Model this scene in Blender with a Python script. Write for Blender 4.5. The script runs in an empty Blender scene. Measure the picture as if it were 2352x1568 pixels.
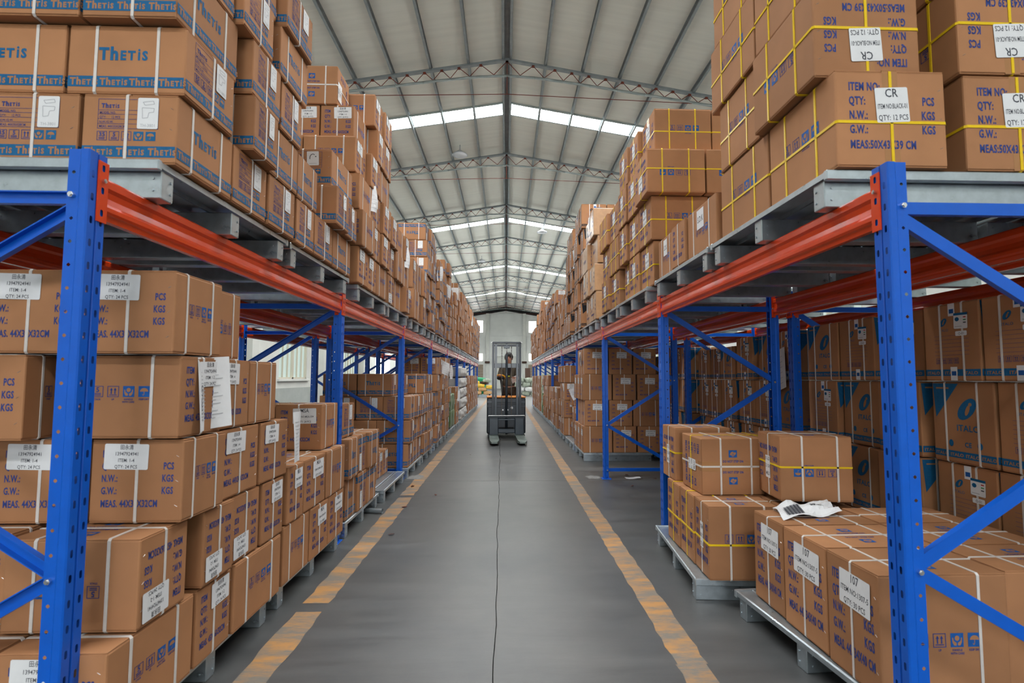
import bpy, bmesh, math, random
from mathutils import Vector, Matrix

# ------------------------------------------------------------------ camera, world, exposure
scene = bpy.context.scene
COL = scene.collection
PI = math.pi
FPX = 1223.4
cam_d = bpy.data.cameras.new('camera')
cam = bpy.data.objects.new('camera', cam_d)
COL.objects.link(cam)
cam.location = (0, 0, 1.317)
cam.rotation_euler = (Matrix.Rotation(-0.0341, 3, 'Z') @ Matrix.Rotation(PI / 2 + 0.0673, 3, 'X') @ Matrix.Rotation(0.002, 3, 'Z')).to_euler()
cam_d.sensor_width = 36.0
cam_d.lens = FPX / 2352 * 36.0
cam_d.shift_x = -27.6 / 2352
cam_d.shift_y = 0.8 / 2352
cam_d.clip_start = 0.05
cam_d.clip_end = 300
cam_d.dof.use_dof = True
cam_d.dof.focus_distance = 8.5
cam_d.dof.aperture_fstop = 4.5
scene.camera = cam

SKY_STRENGTH = 1.0
PANE_STRENGTH = 66.0      # daylight glowing through the translucent roof panes
WINDOW_STRENGTH = 0.42     # frosted side windows
GATE_POWER = 2000.0        # open loading gate behind the photographer
scene.view_settings.view_transform = 'Standard'
scene.view_settings.look = 'None'
scene.view_settings.exposure = -0.12
scene.view_settings.gamma = 1.0
scene.view_settings.use_curve_mapping = False
try:
    scene.cycles.use_denoising = True
    scene.cycles.max_bounces = 5
    scene.cycles.use_adaptive_sampling = True
    scene.cycles.adaptive_threshold = 0.08
    scene.cycles.transparent_max_bounces = 4
    scene.cycles.diffuse_bounces = 2
    scene.cycles.glossy_bounces = 2
    scene.cycles.sample_clamp_indirect = 6.0
except Exception:
    pass
world = bpy.data.worlds.new('sky')
scene.world = world
world.use_nodes = True
bg = world.node_tree.nodes.get('Background') or world.node_tree.nodes.new('ShaderNodeBackground')
bg.inputs[0].default_value = (0.86, 0.93, 1.0, 1)
bg.inputs[1].default_value = SKY_STRENGTH
wo = world.node_tree.nodes.get('World Output') or world.node_tree.nodes.new('ShaderNodeOutputWorld')
world.node_tree.links.new(bg.outputs[0], wo.inputs[0])

gate_l = bpy.data.lights.new('gate_daylight', 'AREA')
gate_l.shape = 'RECTANGLE'
gate_l.size = 9.0
gate_l.size_y = 5.0
gate_l.energy = GATE_POWER
gate_l.color = (0.95, 0.975, 1.0)
gate_o = bpy.data.objects.new('gate_daylight', gate_l)
COL.objects.link(gate_o)
gate_o.location = (0, -29.6, 2.9)
gate_o.rotation_euler = (PI / 2, 0, 0)

rnd = random.Random(7)

# ------------------------------------------------------------------ materials
def new_mat(name):
    m = bpy.data.materials.new(name)
    m.use_nodes = True
    nt = m.node_tree
    b = nt.nodes.get('Principled BSDF')
    return m, nt, b

def mat(name, col, rough=0.6, metal=0.0, var=0.0, scale=8.0, rvar=0.0, bump=0.0, bscale=200.0, coat=0.0, spec=None, objvar=0.0, stretch=None):
    m, nt, b = new_mat(name)
    b.inputs['Base Color'].default_value = (*col, 1)
    b.inputs['Roughness'].default_value = rough
    b.inputs['Metallic'].default_value = metal
    b.inputs['Specular IOR Level'].default_value = 0.25 if spec is None else spec
    if coat:
        b.inputs['Coat Weight'].default_value = coat
        b.inputs['Coat Roughness'].default_value = 0.12
    tc = nt.nodes.new('ShaderNodeTexCoord')
    vec = tc.outputs['Object']
    if stretch:
        mp = nt.nodes.new('ShaderNodeMapping')
        mp.inputs['Scale'].default_value = stretch
        nt.links.new(vec, mp.inputs['Vector'])
        vec = mp.outputs['Vector']
    colsock = None
    if var or rvar:
        n = nt.nodes.new('ShaderNodeTexNoise')
        n.inputs['Scale'].default_value = scale
        n.inputs['Detail'].default_value = 3
        n.inputs['Roughness'].default_value = 0.6
        nt.links.new(vec, n.inputs['Vector'])
        if var:
            r = nt.nodes.new('ShaderNodeValToRGB')
            r.color_ramp.elements[0].position = 0.3
            r.color_ramp.elements[1].position = 0.7
            r.color_ramp.elements[0].color = (*[c * (1 - var) for c in col], 1)
            r.color_ramp.elements[1].color = (*[min(1, c * (1 + var)) for c in col], 1)
            nt.links.new(n.outputs['Fac'], r.inputs['Fac'])
            colsock = r.outputs['Color']
        if rvar:
            mr = nt.nodes.new('ShaderNodeMapRange')
            mr.inputs['From Min'].default_value = 0.3
            mr.inputs['From Max'].default_value = 0.7
            mr.inputs['To Min'].default_value = max(0.02, rough - rvar)
            mr.inputs['To Max'].default_value = min(1, rough + rvar)
            nt.links.new(n.outputs['Fac'], mr.inputs['Value'])
            nt.links.new(mr.outputs['Result'], b.inputs['Roughness'])
    if objvar:
        oi = nt.nodes.new('ShaderNodeObjectInfo')
        hsv = nt.nodes.new('ShaderNodeHueSaturation')
        mr2 = nt.nodes.new('ShaderNodeMapRange')
        mr2.inputs['To Min'].default_value = 1 - objvar
        mr2.inputs['To Max'].default_value = 1 + objvar
        nt.links.new(oi.outputs['Random'], mr2.inputs['Value'])
        nt.links.new(mr2.outputs['Result'], hsv.inputs['Value'])
        if colsock:
            nt.links.new(colsock, hsv.inputs['Color'])
        else:
            hsv.inputs['Color'].default_value = (*col, 1)
        colsock = hsv.outputs['Color']
    if colsock:
        nt.links.new(colsock, b.inputs['Base Color'])
    if bump:
        n2 = nt.nodes.new('ShaderNodeTexNoise')
        n2.inputs['Scale'].default_value = bscale
        n2.inputs['Detail'].default_value = 3
        nt.links.new(vec, n2.inputs['Vector'])
        bp = nt.nodes.new('ShaderNodeBump')
        bp.inputs['Strength'].default_value = bump
        bp.inputs['Distance'].default_value = 0.002
        nt.links.new(n2.outputs['Fac'], bp.inputs['Height'])
        nt.links.new(bp.outputs['Normal'], b.inputs['Normal'])
    return m

def emat(name, col, strength):
    m, nt, b = new_mat(name)
    b.inputs['Base Color'].default_value = (*col, 1)
    b.inputs['Roughness'].default_value = 0.5
    b.inputs['Emission Color'].default_value = (*col, 1)
    b.inputs['Emission Strength'].default_value = strength
    return m

M = {}
M['card'] = mat('cardboard', (0.40, 0.190, 0.088), 0.72, var=0.09, scale=3.5, objvar=0.12)
M['card_print'] = mat('bare_board', (0.40, 0.190, 0.088), 0.75)
M['blue'] = mat('blue_ink', (0.008, 0.115, 0.27), 0.6, var=0.12, scale=60)
M['navy'] = mat('navy_ink', (0.03, 0.055, 0.22), 0.7, var=0.2, scale=90)
M['cobalt'] = mat('cobalt_ink', (0.012, 0.10, 0.36), 0.6, var=0.12, scale=60)
M['blackink'] = mat('black_ink', (0.012, 0.014, 0.02), 0.6)
M['paper'] = mat('white_paper', (0.78, 0.79, 0.80), 0.6, var=0.03, scale=20)
M['ink'] = mat('grey_ink', (0.07, 0.075, 0.09), 0.7)
M['paleink'] = mat('pale_grey_ink', (0.45, 0.46, 0.48), 0.7)
M['red'] = mat('red_ink', (0.5, 0.03, 0.02), 0.6)
M['green'] = mat('green_ink', (0.03, 0.3, 0.1), 0.6)
M['strap'] = mat('white_strap', (0.70, 0.66, 0.62), 0.35, var=0.05, scale=30)
M['ystrap'] = mat('yellow_strap', (0.83, 0.56, 0.012), 0.35, var=0.06, scale=30)
M['tape'] = mat('brown_tape', (0.40, 0.20, 0.085), 0.25)
M['cleartape'] = mat('clear_tape', (0.55, 0.35, 0.2), 0.12, spec=0.8)
M['film'] = mat('stretch_film_card', (0.50, 0.28, 0.14), 0.28, var=0.10, scale=14, bump=0.6, bscale=30, objvar=0.06, spec=0.7)
M['staple'] = mat('staple_steel', (0.6, 0.6, 0.6), 0.4, metal=1.0)
M['upright'] = mat('blue_powder_coat', (0.0, 0.10, 0.56), 0.36, var=0.05, scale=12, coat=0.08, spec=.4)
M['orange'] = mat('orange_powder_coat', (0.68, 0.052, 0.004), 0.24, var=0.06, scale=5, coat=0.35, spec=.4)
M['zinc'] = mat('zinc_bolt', (0.72, 0.74, 0.76), 0.25, metal=1.0)
M['galv'] = mat('galvanised_steel', (0.46, 0.525, 0.565), 0.32, metal=0.75, var=0.10, scale=22, rvar=0.05, bump=0.03, bscale=60, spec=.5)
M['roof'] = mat('roof_lining', (0.80, 0.785, 0.70), 0.42, var=0.04, scale=1.2, bump=0.35, bscale=3.0, stretch=(0.4, 6.0, 1))
M['roofsteel'] = mat('grey_roof_steel', (0.30, 0.33, 0.335), 0.5, metal=0.2, var=0.12, scale=6)
M['pipe'] = mat('pale_steel_pipe', (0.42, 0.47, 0.46), 0.4, metal=0.4, var=0.12, scale=4)
M['rust'] = mat('red_oxide_rod', (0.20, 0.045, 0.025), 0.7, var=0.2, scale=20)
M['pane'] = emat('skylight_pane', (0.97, 0.99, 1.0), PANE_STRENGTH)
M['window'] = emat('frosted_glass', (0.50, 0.60, 0.56), WINDOW_STRENGTH)
M['fillwin'] = emat('far_window_fill', (0.92, 0.97, 1.0), 24.0)  # strong glow added to the far side windows to brighten the far end
M['gablewin'] = emat('bright_window', (1.0, 0.98, 0.98), 10.0)
M['wall'] = mat('pale_plaster', (0.74, 0.75, 0.70), 0.8, var=0.07, scale=1.3, bump=0.2, bscale=20)
M['wallgrey'] = mat('grey_plaster', (0.86, 0.875, 0.84), 0.8, var=0.06, scale=0.7, bump=0.2, bscale=15)
M['dado'] = mat('grey_green_dado', (0.42, 0.45, 0.42), 0.7, var=0.08, scale=2)
M['frame'] = mat('cream_window_frame', (0.66, 0.62, 0.50), 0.5)
M['dark'] = mat('dark_edge', (0.02, 0.02, 0.02), 0.8)
M['sheet'] = mat('brown_sheet', (0.33, 0.27, 0.21), 0.6, var=0.15, scale=3)
M['gun'] = mat('gunmetal_paint', (0.020, 0.028, 0.037), 0.38, var=0.12, scale=8, coat=0.2)
M['gunlight'] = mat('grey_blue_paint', (0.036, 0.051, 0.065), 0.35, var=0.1, scale=8, coat=0.3)
M['forktop'] = mat('worn_fork', (0.17, 0.21, 0.19), 0.45, metal=0.3, var=0.25, scale=14)
M['black'] = mat('black_rubber', (0.012, 0.012, 0.013), 0.6)
M['hood'] = mat('orange_hood', (0.75, 0.25, 0.03), 0.4)
M['chain'] = mat('chain_steel', (0.10, 0.09, 0.08), 0.5, metal=0.6)
M['skin'] = mat('skin', (0.48, 0.24, 0.16), 0.55)
M['hair'] = mat('black_hair', (0.012, 0.010, 0.010), 0.6)
M['jacket'] = mat('olive_brown_jacket', (0.105, 0.088, 0.066), 0.9, var=0.25, scale=40)
M['shirt'] = mat('black_shirt', (0.012, 0.013, 0.018), 0.85)
M['trousers'] = mat('brown_trousers', (0.085, 0.063, 0.048), 0.9, var=0.2, scale=30)
M['shoe'] = mat('black_shoes', (0.012, 0.012, 0.014), 0.5)
M['yellowplastic'] = mat('yellow_plastic', (0.85, 0.42, 0.02), 0.4)
M['greenfilm'] = mat('green_film', (0.11, 0.20, 0.075), 0.3, var=0.25, scale=10, bump=0.9, bscale=25, spec=0.7)
M['sackw'] = mat('white_sack', (0.62, 0.62, 0.60), 0.7, var=0.12, scale=6, bump=0.8, bscale=14)
M['sackt'] = mat('tan_sack', (0.46, 0.27, 0.12), 0.7, var=0.12, scale=6, bump=0.8, bscale=14)
M['sacky'] = mat('yellow_sack', (0.62, 0.40, 0.05), 0.7, var=0.12, scale=6, bump=0.8, bscale=14)
M['sackg'] = mat('grey_green_sack', (0.28, 0.31, 0.25), 0.8, var=0.3, scale=9, bump=0.8, bscale=14)
M['tarp'] = mat('green_tarp', (0.01, 0.22, 0.09), 0.6, var=0.15, scale=5)
M['lampmetal'] = mat('lamp_reflector', (0.55, 0.57, 0.6), 0.3, metal=0.7)
M['lamplens'] = mat('lamp_lens', (0.75, 0.76, 0.78), 0.3)
M['dust'] = mat('pale_dust', (0.24, 0.235, 0.225), 0.9, var=0.2, scale=20)
M['leaf'] = mat('dry_leaf', (0.10, 0.035, 0.025), 0.8)
M['wood'] = mat('dark_wood', (0.06, 0.03, 0.02), 0.6)
M['hivis'] = mat('lime_trim', (0.5, 0.65, 0.05), 0.6)

def concrete():
    m, nt, b = new_mat('concrete_floor')
    L = nt.links
    tc = nt.nodes.new('ShaderNodeTexCoord')
    g = nt.nodes.new('ShaderNodeNewGeometry')
    n1 = nt.nodes.new('ShaderNodeTexNoise'); n1.inputs['Scale'].default_value = 0.55; n1.inputs['Detail'].default_value = 8; n1.inputs['Roughness'].default_value = 0.65
    n2 = nt.nodes.new('ShaderNodeTexNoise'); n2.inputs['Scale'].default_value = 9; n2.inputs['Detail'].default_value = 8; n2.inputs['Roughness'].default_value = 0.7
    mp = nt.nodes.new('ShaderNodeMapping'); mp.inputs['Scale'].default_value = (0.5, 3.2, 1); mp.inputs['Rotation'].default_value = (0, 0, 0.35)
    n3 = nt.nodes.new('ShaderNodeTexNoise'); n3.inputs['Scale'].default_value = 2.2; n3.inputs['Detail'].default_value = 9; n3.inputs['Roughness'].default_value = 0.72
    L.new(g.outputs['Position'], n1.inputs['Vector']); L.new(g.outputs['Position'], n2.inputs['Vector'])
    L.new(g.outputs['Position'], mp.inputs['Vector']); L.new(mp.outputs['Vector'], n3.inputs['Vector'])
    r1 = nt.nodes.new('ShaderNodeValToRGB')
    e = r1.color_ramp.elements
    e[0].position = 0.30; e[0].color = (0.063, 0.069, 0.073, 1)
    e[1].position = 0.72; e[1].color = (0.130, 0.127, 0.120, 1)
    L.new(n1.outputs['Fac'], r1.inputs['Fac'])
    r2 = nt.nodes.new('ShaderNodeValToRGB')
    r2.color_ramp.elements[0].position = 0.35; r2.color_ramp.elements[0].color = (0.72, 0.72, 0.72, 1)
    r2.color_ramp.elements[1].position = 0.68; r2.color_ramp.elements[1].color = (1.15, 1.15, 1.15, 1)
    L.new(n3.outputs['Fac'], r2.inputs['Fac'])
    mx = nt.nodes.new('ShaderNodeMix'); mx.data_type = 'RGBA'; mx.blend_type = 'MULTIPLY'; mx.inputs[0].default_value = 0.8
    L.new(r1.outputs['Color'], mx.inputs[6]); L.new(r2.outputs['Color'], mx.inputs[7])
    mr = nt.nodes.new('ShaderNodeMapRange'); mr.inputs['To Min'].default_value = 0.27; mr.inputs['To Max'].default_value = 0.52
    L.new(n3.outputs['Fac'], mr.inputs['Value'])
    L.new(mx.outputs[2], b.inputs['Base Color']); L.new(mr.outputs['Result'], b.inputs['Roughness'])
    bp = nt.nodes.new('ShaderNodeBump'); bp.inputs['Strength'].default_value = 0.15; bp.inputs['Distance'].default_value = 0.003
    L.new(n2.outputs['Fac'], bp.inputs['Height']); L.new(bp.outputs['Normal'], b.inputs['Normal'])
    return m
M['floor'] = concrete()

def worn_paint():
    m, nt, b = new_mat('worn_yellow_line')
    L = nt.links
    g = nt.nodes.new('ShaderNodeNewGeometry')
    n = nt.nodes.new('ShaderNodeTexNoise'); n.inputs['Scale'].default_value = 5; n.inputs['Detail'].default_value = 10; n.inputs['Roughness'].default_value = 0.72
    mp = nt.nodes.new('ShaderNodeMapping'); mp.inputs['Scale'].default_value = (0.6, 2.0, 1)
    L.new(g.outputs['Position'], mp.inputs['Vector']); L.new(mp.outputs['Vector'], n.inputs['Vector'])
    r = nt.nodes.new('ShaderNodeValToRGB')
    e = r.color_ramp.elements
    e[0].position = 0.42; e[0].color = (0.185, 0.165, 0.14, 1)
    e[1].position = 0.60; e[1].color = (0.44, 0.22, 0.070, 1)
    L.new(n.outputs['Fac'], r.inputs['Fac']); L.new(r.outputs['Color'], b.inputs['Base Color'])
    b.inputs['Roughness'].default_value = 0.6
    return m
M['line'] = worn_paint()

# ------------------------------------------------------------------ mesh helpers
class MB:
    def __init__(self):
        self.v, self.f, self.m = [], [], []
    def face(self, pts, mi=0):
        i = len(self.v); self.v.extend([tuple(p) for p in pts]); self.f.append(tuple(range(i, i + len(pts)))); self.m.append(mi)
    def raw(self, vs, fs, mi=0):
        i = len(self.v); self.v.extend([tuple(p) for p in vs])
        for f in fs:
            self.f.append(tuple(i + k for k in f)); self.m.append(mi)
    def box(self, x0, x1, y0, y1, z0, z1, mi=0):
        vs = [(x0, y0, z0), (x1, y0, z0), (x1, y1, z0), (x0, y1, z0), (x0, y0, z1), (x1, y0, z1), (x1, y1, z1), (x0, y1, z1)]
        self.raw(vs, [(0, 3, 2, 1), (4, 5, 6, 7), (0, 1, 5, 4), (1, 2, 6, 5), (2, 3, 7, 6), (3, 0, 4, 7)], mi)
    def bbox(self, x0, x1, y0, y1, z0, z1, r=0.004, seg=1, mi=0):
        bm = bmesh.new()
        bmesh.ops.create_cube(bm, size=1.0)
        for v in bm.verts:
            v.co = Vector(((x0 + x1) / 2 + v.co.x * (x1 - x0), (y0 + y1) / 2 + v.co.y * (y1 - y0), (z0 + z1) / 2 + v.co.z * (z1 - z0)))
        bmesh.ops.bevel(bm, geom=list(bm.edges), offset=r, segments=seg, affect='EDGES', profile=0.5)
        bm.verts.index_update()
        self.raw([v.co[:] for v in bm.verts], [[v.index for v in f.verts] for f in bm.faces], mi)
        bm.free()
    def tube(self, a, b, r, n=8, mi=0, r2=None, caps=True):
        a, b = Vector(a), Vector(b); d = (b - a).normalized()
        up = Vector((0, 0, 1)) if abs(d.z) < 0.95 else Vector((1, 0, 0))
        x = d.cross(up).normalized(); y = d.cross(x)
        r2 = r if r2 is None else r2
        vs = []
        for p, rr in ((a, r), (b, r2)):
            for k in range(n):
                t = 2 * PI * k / n
                vs.append(p + x * (rr * math.cos(t)) + y * (rr * math.sin(t)))
        fs = [(k, (k + 1) % n, n + (k + 1) % n, n + k) for k in range(n)]
        if caps:
            fs += [tuple(range(n - 1, -1, -1)), tuple(range(n, 2 * n))]
        self.raw(vs, fs, mi)
    def poly_tube(self, pts, r, n=8, mi=0):
        for a, b in zip(pts[:-1], pts[1:]):
            self.tube(a, b, r, n, mi)
    def extrude(self, prof, path, closed=True, mi=0, cap=True):
        # prof: list of 3D-offset functions (p -> Vector) evaluated at path endpoints
        n = len(prof); vs = []
        for p in path:
            for q in prof:
                vs.append(Vector(p) + Vector(q))
        fs = []
        for s in range(len(path) - 1):
            for k in range(n if closed else n - 1):
                k2 = (k + 1) % n
                fs.append((s * n + k, s * n + k2, (s + 1) * n + k2, (s + 1) * n + k))
        if closed and cap:
            fs += [tuple(range(n - 1, -1, -1)), tuple(range((len(path) - 1) * n, len(path) * n))]
        self.raw(vs, fs, mi)
    def lathe(self, prof, n=24, cx=0, cy=0, mi=0):
        vs = [(cx + r * math.cos(2 * PI * k / n), cy + r * math.sin(2 * PI * k / n), z) for r, z in prof for k in range(n)]
        fs = []
        for s in range(len(prof) - 1):
            for k in range(n):
                k2 = (k + 1) % n
                fs.append((s * n + k, s * n + k2, (s + 1) * n + k2, (s + 1) * n + k))
        self.raw(vs, fs, mi)
    def mesh(self, name, mats, smooth=False):
        me = bpy.data.meshes.new(name)
        me.from_pydata([tuple(v) for v in self.v], [], self.f)
        for m in mats:
            me.materials.append(m if not isinstance(m, str) else M[m])
        if len(mats) > 1:
            me.polygons.foreach_set('material_index', self.m)
        if smooth:
            me.polygons.foreach_set('use_smooth', [True] * len(me.polygons))
        me.update()
        return me

def obj(name, data, parent=None, loc=None, rotz=None):
    o = bpy.data.objects.new(name, data)
    COL.objects.link(o)
    if parent is not None:
        o.parent = parent
    if loc is not None:
        o.location = loc
    if rotz is not None:
        o.rotation_euler = (0, 0, rotz)
    return o
def build(mb, name, mats, parent=None, loc=None, smooth=False, rotz=None):
    if isinstance(mats, str):
        mats = [mats]
    return obj(name, mb.mesh(name, mats, smooth), parent, loc, rotz)
def tag(o, label, cat, group=None, kind=None):
    o['label'] = label; o['category'] = cat
    if group: o['group'] = group
    if kind: o['kind'] = kind
    return o
def thing(name, label, cat, loc=(0, 0, 0), rotz=0, group=None):
    o = bpy.data.objects.new(name, None)
    o.empty_display_size = 0.05
    COL.objects.link(o); o.location = loc; o.rotation_euler = (0, 0, rotz)
    return tag(o, label, cat, group)
def struct(o):
    o['kind'] = 'structure'
    return o
def copy_tree(src, parent=None):
    c = src.copy(); COL.objects.link(c); c.parent = parent
    for ch in list(src.children):
        copy_tree(ch, c)
    return c
ORD = ['zeroth', 'first', 'second', 'third', 'fourth', 'fifth', 'sixth', 'seventh', 'eighth', 'ninth', 'tenth', 'eleventh', 'twelfth', 'thirteenth', 'fourteenth', 'fifteenth', 'sixteenth', 'seventeenth', 'eighteenth', 'nineteenth', 'twentieth']

# flat lettering ----------------------------------------------------
_TXT = {}
def text2d(s, size=1.0, bold=0.0, xs=1.0, res=2):
    key = (s, round(bold, 4), res)
    if key not in _TXT:
        cu = bpy.data.curves.new('t', 'FONT')
        cu.body = s; cu.size = 1.0; cu.resolution_u = res; cu.offset = bold; cu.fill_mode = 'FRONT'; cu.space_character = 1.0 + 2.6 * bold
        o = bpy.data.objects.new('t', cu)
        COL.objects.link(o)
        dg = bpy.context.evaluated_depsgraph_get()
        me = bpy.data.meshes.new_from_object(o.evaluated_get(dg))
        vs = [(v.co.x, v.co.y) for v in me.vertices]
        fs = [tuple(p.vertices) for p in me.polygons]
        bpy.data.objects.remove(o); bpy.data.curves.remove(cu); bpy.data.meshes.remove(me)
        w = max([v[0] for v in vs], default=0.5)
        _TXT[key] = (vs, fs, w)
    vs, fs, w = _TXT[key]
    return [(x * size * xs, y * size) for x, y in vs], fs, w * size * xs
# ------------------------------------------------------------------ cartons
PM = ['blue', 'navy', 'card_print', 'paper', 'ink', 'blackink', 'red', 'green', 'cobalt', 'paleink']
BLUE, NAVY, CARD, WHITE, INK, BLACK, RED, GREEN, COBALT, PALE = range(10)

class Decal:
    def __init__(self, mb, L, W, H):
        self.mb, self.L, self.W, self.H = mb, L, W, H
        self.off = 0.0009
    def frame(self, face):
        L, W, H = self.L / 2, self.W / 2, self.H
        z = Vector((0, 0, 1)); x = Vector((1, 0, 0)); y = Vector((0, 1, 0))
        if face == '-y': o, u, v, n, w, h = Vector((-L, -W, 0)), x, z, -y, 2 * L, H
        elif face == '+y': o, u, v, n, w, h = Vector((L, W, 0)), -x, z, y, 2 * L, H
        elif face == '+x': o, u, v, n, w, h = Vector((L, -W, 0)), y, z, x, 2 * W, H
        elif face == '-x': o, u, v, n, w, h = Vector((-L, W, 0)), -y, z, -x, 2 * W, H
        elif face == '+z': o, u, v, n, w, h = Vector((-L, -W, H)), x, y, z, 2 * L, 2 * W
        else: o, u, v, n, w, h = Vector((-L, W, 0)), x, -y, -z, 2 * L, 2 * W
        self.o, self.u, self.vv, self.n, self.w, self.h = o, u, v, n, w, h
        return self
    def P(self, a, b, lift=0):
        return self.o + self.u * a + self.vv * b + self.n * (self.off + lift * 0.0004)
    def poly(self, pts, mi, lift=0):
        self.mb.face([self.P(a, b, lift) for a, b in pts], mi)
    def rect(self, a0, b0, a1, b1, mi, lift=0):
        self.poly([(a0, b0), (a1, b0), (a1, b1), (a0, b1)], mi, lift)
    def outline(self, a0, b0, a1, b1, t, mi, lift=0):
        self.rect(a0, b0, a1, b0 + t, mi, lift); self.rect(a0, b1 - t, a1, b1, mi, lift)
        self.rect(a0, b0 + t, a0 + t, b1 - t, mi, lift); self.rect(a1 - t, b0 + t, a1, b1 - t, mi, lift)
    def ell(self, a, b, ra, rb, mi, lift=0, n=18, rot=0, t0=0, t1=2 * PI):
        pts = []
        m = n if abs(t1 - t0 - 2 * PI) < 1e-6 else n + 1
        for k in range(m):
            t = t0 + (t1 - t0) * k / n
            x, y = ra * math.cos(t), rb * math.sin(t)
            pts.append((a + x * math.cos(rot) - y * math.sin(rot), b + x * math.sin(rot) + y * math.cos(rot)))
        self.poly(pts, mi, lift)
    def stroke(self, pts, t, mi, lift=0):
        for (x0, y0), (x1, y1) in zip(pts[:-1], pts[1:]):
            dx, dy = x1 - x0, y1 - y0; l = math.hypot(dx, dy) or 1
            nx, ny = -dy / l * t / 2, dx / l * t / 2
            self.poly([(x0 + nx, y0 + ny), (x0 - nx, y0 - ny), (x1 - nx, y1 - ny), (x1 + nx, y1 + ny)], mi, lift)
    def text(self, s, a, b, size, mi, lift=0, bold=0.0, xs=1.0, center=False, maxw=None):
        vs, fs, w = text2d(s, size, bold, xs)
        if maxw and w > maxw:
            k = maxw / w; vs = [(x * k, y) for x, y in vs]; w = maxw
        if center: a -= w / 2
        self.mb.raw([self.P(a + x, b + y, lift) for x, y in vs], fs, mi)
        return w
    # the wordmark in mixed large and small capitals
    def logo(self, a, b, size, mi, lift=0):
        x = a
        for ch, k, gap in (('T', 0.95, 0.05), ('h', 1.02, 0.10), ('E', 0.72, 0.09), ('T', 0.72, 0.09), ('i', 0.96, 0.10), ('S', 0.72, 0)):
            w = self.text(ch, x, b, size * k, mi, lift, bold=0.022 if ch == 'i' else 0.045, xs=0.86)
            x += w + gap * size
        return x - a
    # transport pictograms (s: side of the square)
    def ic_stack(self, a, b, s, mi=NAVY, num='5'):
        self.outline(a, b, a + s, b + s, s * 0.055, mi)
        self.text(num, a + s * 0.5, b + s * 0.45, s * 0.62, mi, bold=0.03, center=True)
        self.rect(a + s * 0.2, b + s * 0.28, a + s * 0.8, b + s * 0.36, mi); self.rect(a + s * 0.2, b + s * 0.14, a + s * 0.8, b + s * 0.22, mi)
    def ic_up(self, a, b, s, mi=NAVY):
        self.outline(a, b, a + s, b + s, s * 0.055, mi)
        for c in (0.34, 0.66):
            self.rect(a + s * (c - 0.05), b + s * 0.27, a + s * (c + 0.05), b + s * 0.66, mi)
            self.poly([(a + s * (c - 0.13), b + s * 0.62), (a + s * (c + 0.13), b + s * 0.62), (a + s * c, b + s * 0.85)], mi)
        self.rect(a + s * 0.17, b + s * 0.15, a + s * 0.83, b + s * 0.22, mi)
    def ic_hands(self, a, b, s, mi=COBALT, bgm=CARD):
        self.rect(a, b, a + s, b + s, mi)
        self.ell(a + s * 0.5, b + s * 0.64, s * 0.19, s * 0.19, bgm, 1, 8)
        for k in (-1, 1):
            q = lambda x, y: (a + s * (0.5 + k * x), b + s * y)
            self.poly([q(0.06, 0.12), q(0.24, 0.12), q(0.36, 0.34), q(0.38, 0.66), q(0.31, 0.68), q(0.27, 0.46), q(0.14, 0.36), q(0.05, 0.30)], bgm, 1)
    def ic_umb(self, a, b, s, mi=COBALT, bgm=CARD):
        self.rect(a, b, a + s, b + s, mi)
        self.ell(a + s * 0.5, b + s * 0.5, s * 0.36, s * 0.32, bgm, 1, 10, 0, 0, PI)
        self.rect(a + s * 0.475, b + s * 0.22, a + s * 0.525, b + s * 0.5, bgm, 1)
        self.stroke([(a + s * 0.5, b + s * 0.24), (a + s * 0.46, b + s * 0.17), (a + s * 0.39, b + s * 0.19), (a + s * 0.38, b + s * 0.25)], s * 0.05, bgm, 1)
    def ic_step(self, a, b, s, mi=COBALT, bgm=CARD):
        self.rect(a, b, a + s, b + s * 0.85, mi)
        q = lambda x, y: (a + s * x, b + s * y)
        self.poly([q(0.12, 0.34), q(0.34, 0.22), q(0.66, 0.22), q(0.88, 0.42), q(0.84, 0.62), q(0.60, 0.56), q(0.52, 0.70), q(0.28, 0.62)], bgm, 1)
        self.poly([q(0.3, 0.36), q(0.52, 0.42), q(0.7, 0.36), q(0.52, 0.32)], mi, 2)
        self.rect(a + s * 0.36, b + s * 0.10, a + s * 0.64, b + s * 0.16, bgm, 1)
    def icons(self, cu, v, s, gap=0.35, mi=NAVY, mi2=COBALT):
        tot = 4 * s + 3 * gap * s; a = cu - tot / 2; st = s * (1 + gap)
        self.ic_stack(a, v, s, mi); self.ic_up(a + st, v, s, mi); self.ic_hands(a + 2 * st, v, s, mi2); self.ic_umb(a + 3 * st, v, s, mi2)
        for k, t in enumerate((('STACK',), ('UP',), ('HANDLE', 'WITH CARE'), ('KEEP DRY',))):
            for j, w in enumerate(t):
                self.text(w, a + st * k + s / 2, v - s * (0.28 + 0.24 * j), s * 0.22, mi, bold=0.03, center=True, xs=0.85)
    def stencil(self, meas, mi=NAVY, item='ITEM', size=0.038):
        w, h = self.w, self.h
        x0, x1 = 0.12 * w, 0.90 * w
        rows = [(item, ''), ('QTY:', 'PCS'), ('N.W.:', 'KGS'), ('G.W.:', 'KGS')]
        for k, (l, r) in enumerate(rows):
            v = h * (0.79 - 0.148 * k)
            self.text(l, x0, v, size, mi, bold=0.032, xs=0.60)
            if r:
                ww = text2d(r, size, 0.032, 0.60)[2]
                self.text(r, x1 - ww, v, size, mi, bold=0.032, xs=0.60)
        self.text(meas, x0, h * 0.19, size, mi, bold=0.032, xs=0.60, maxw=x1 - x0)

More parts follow.
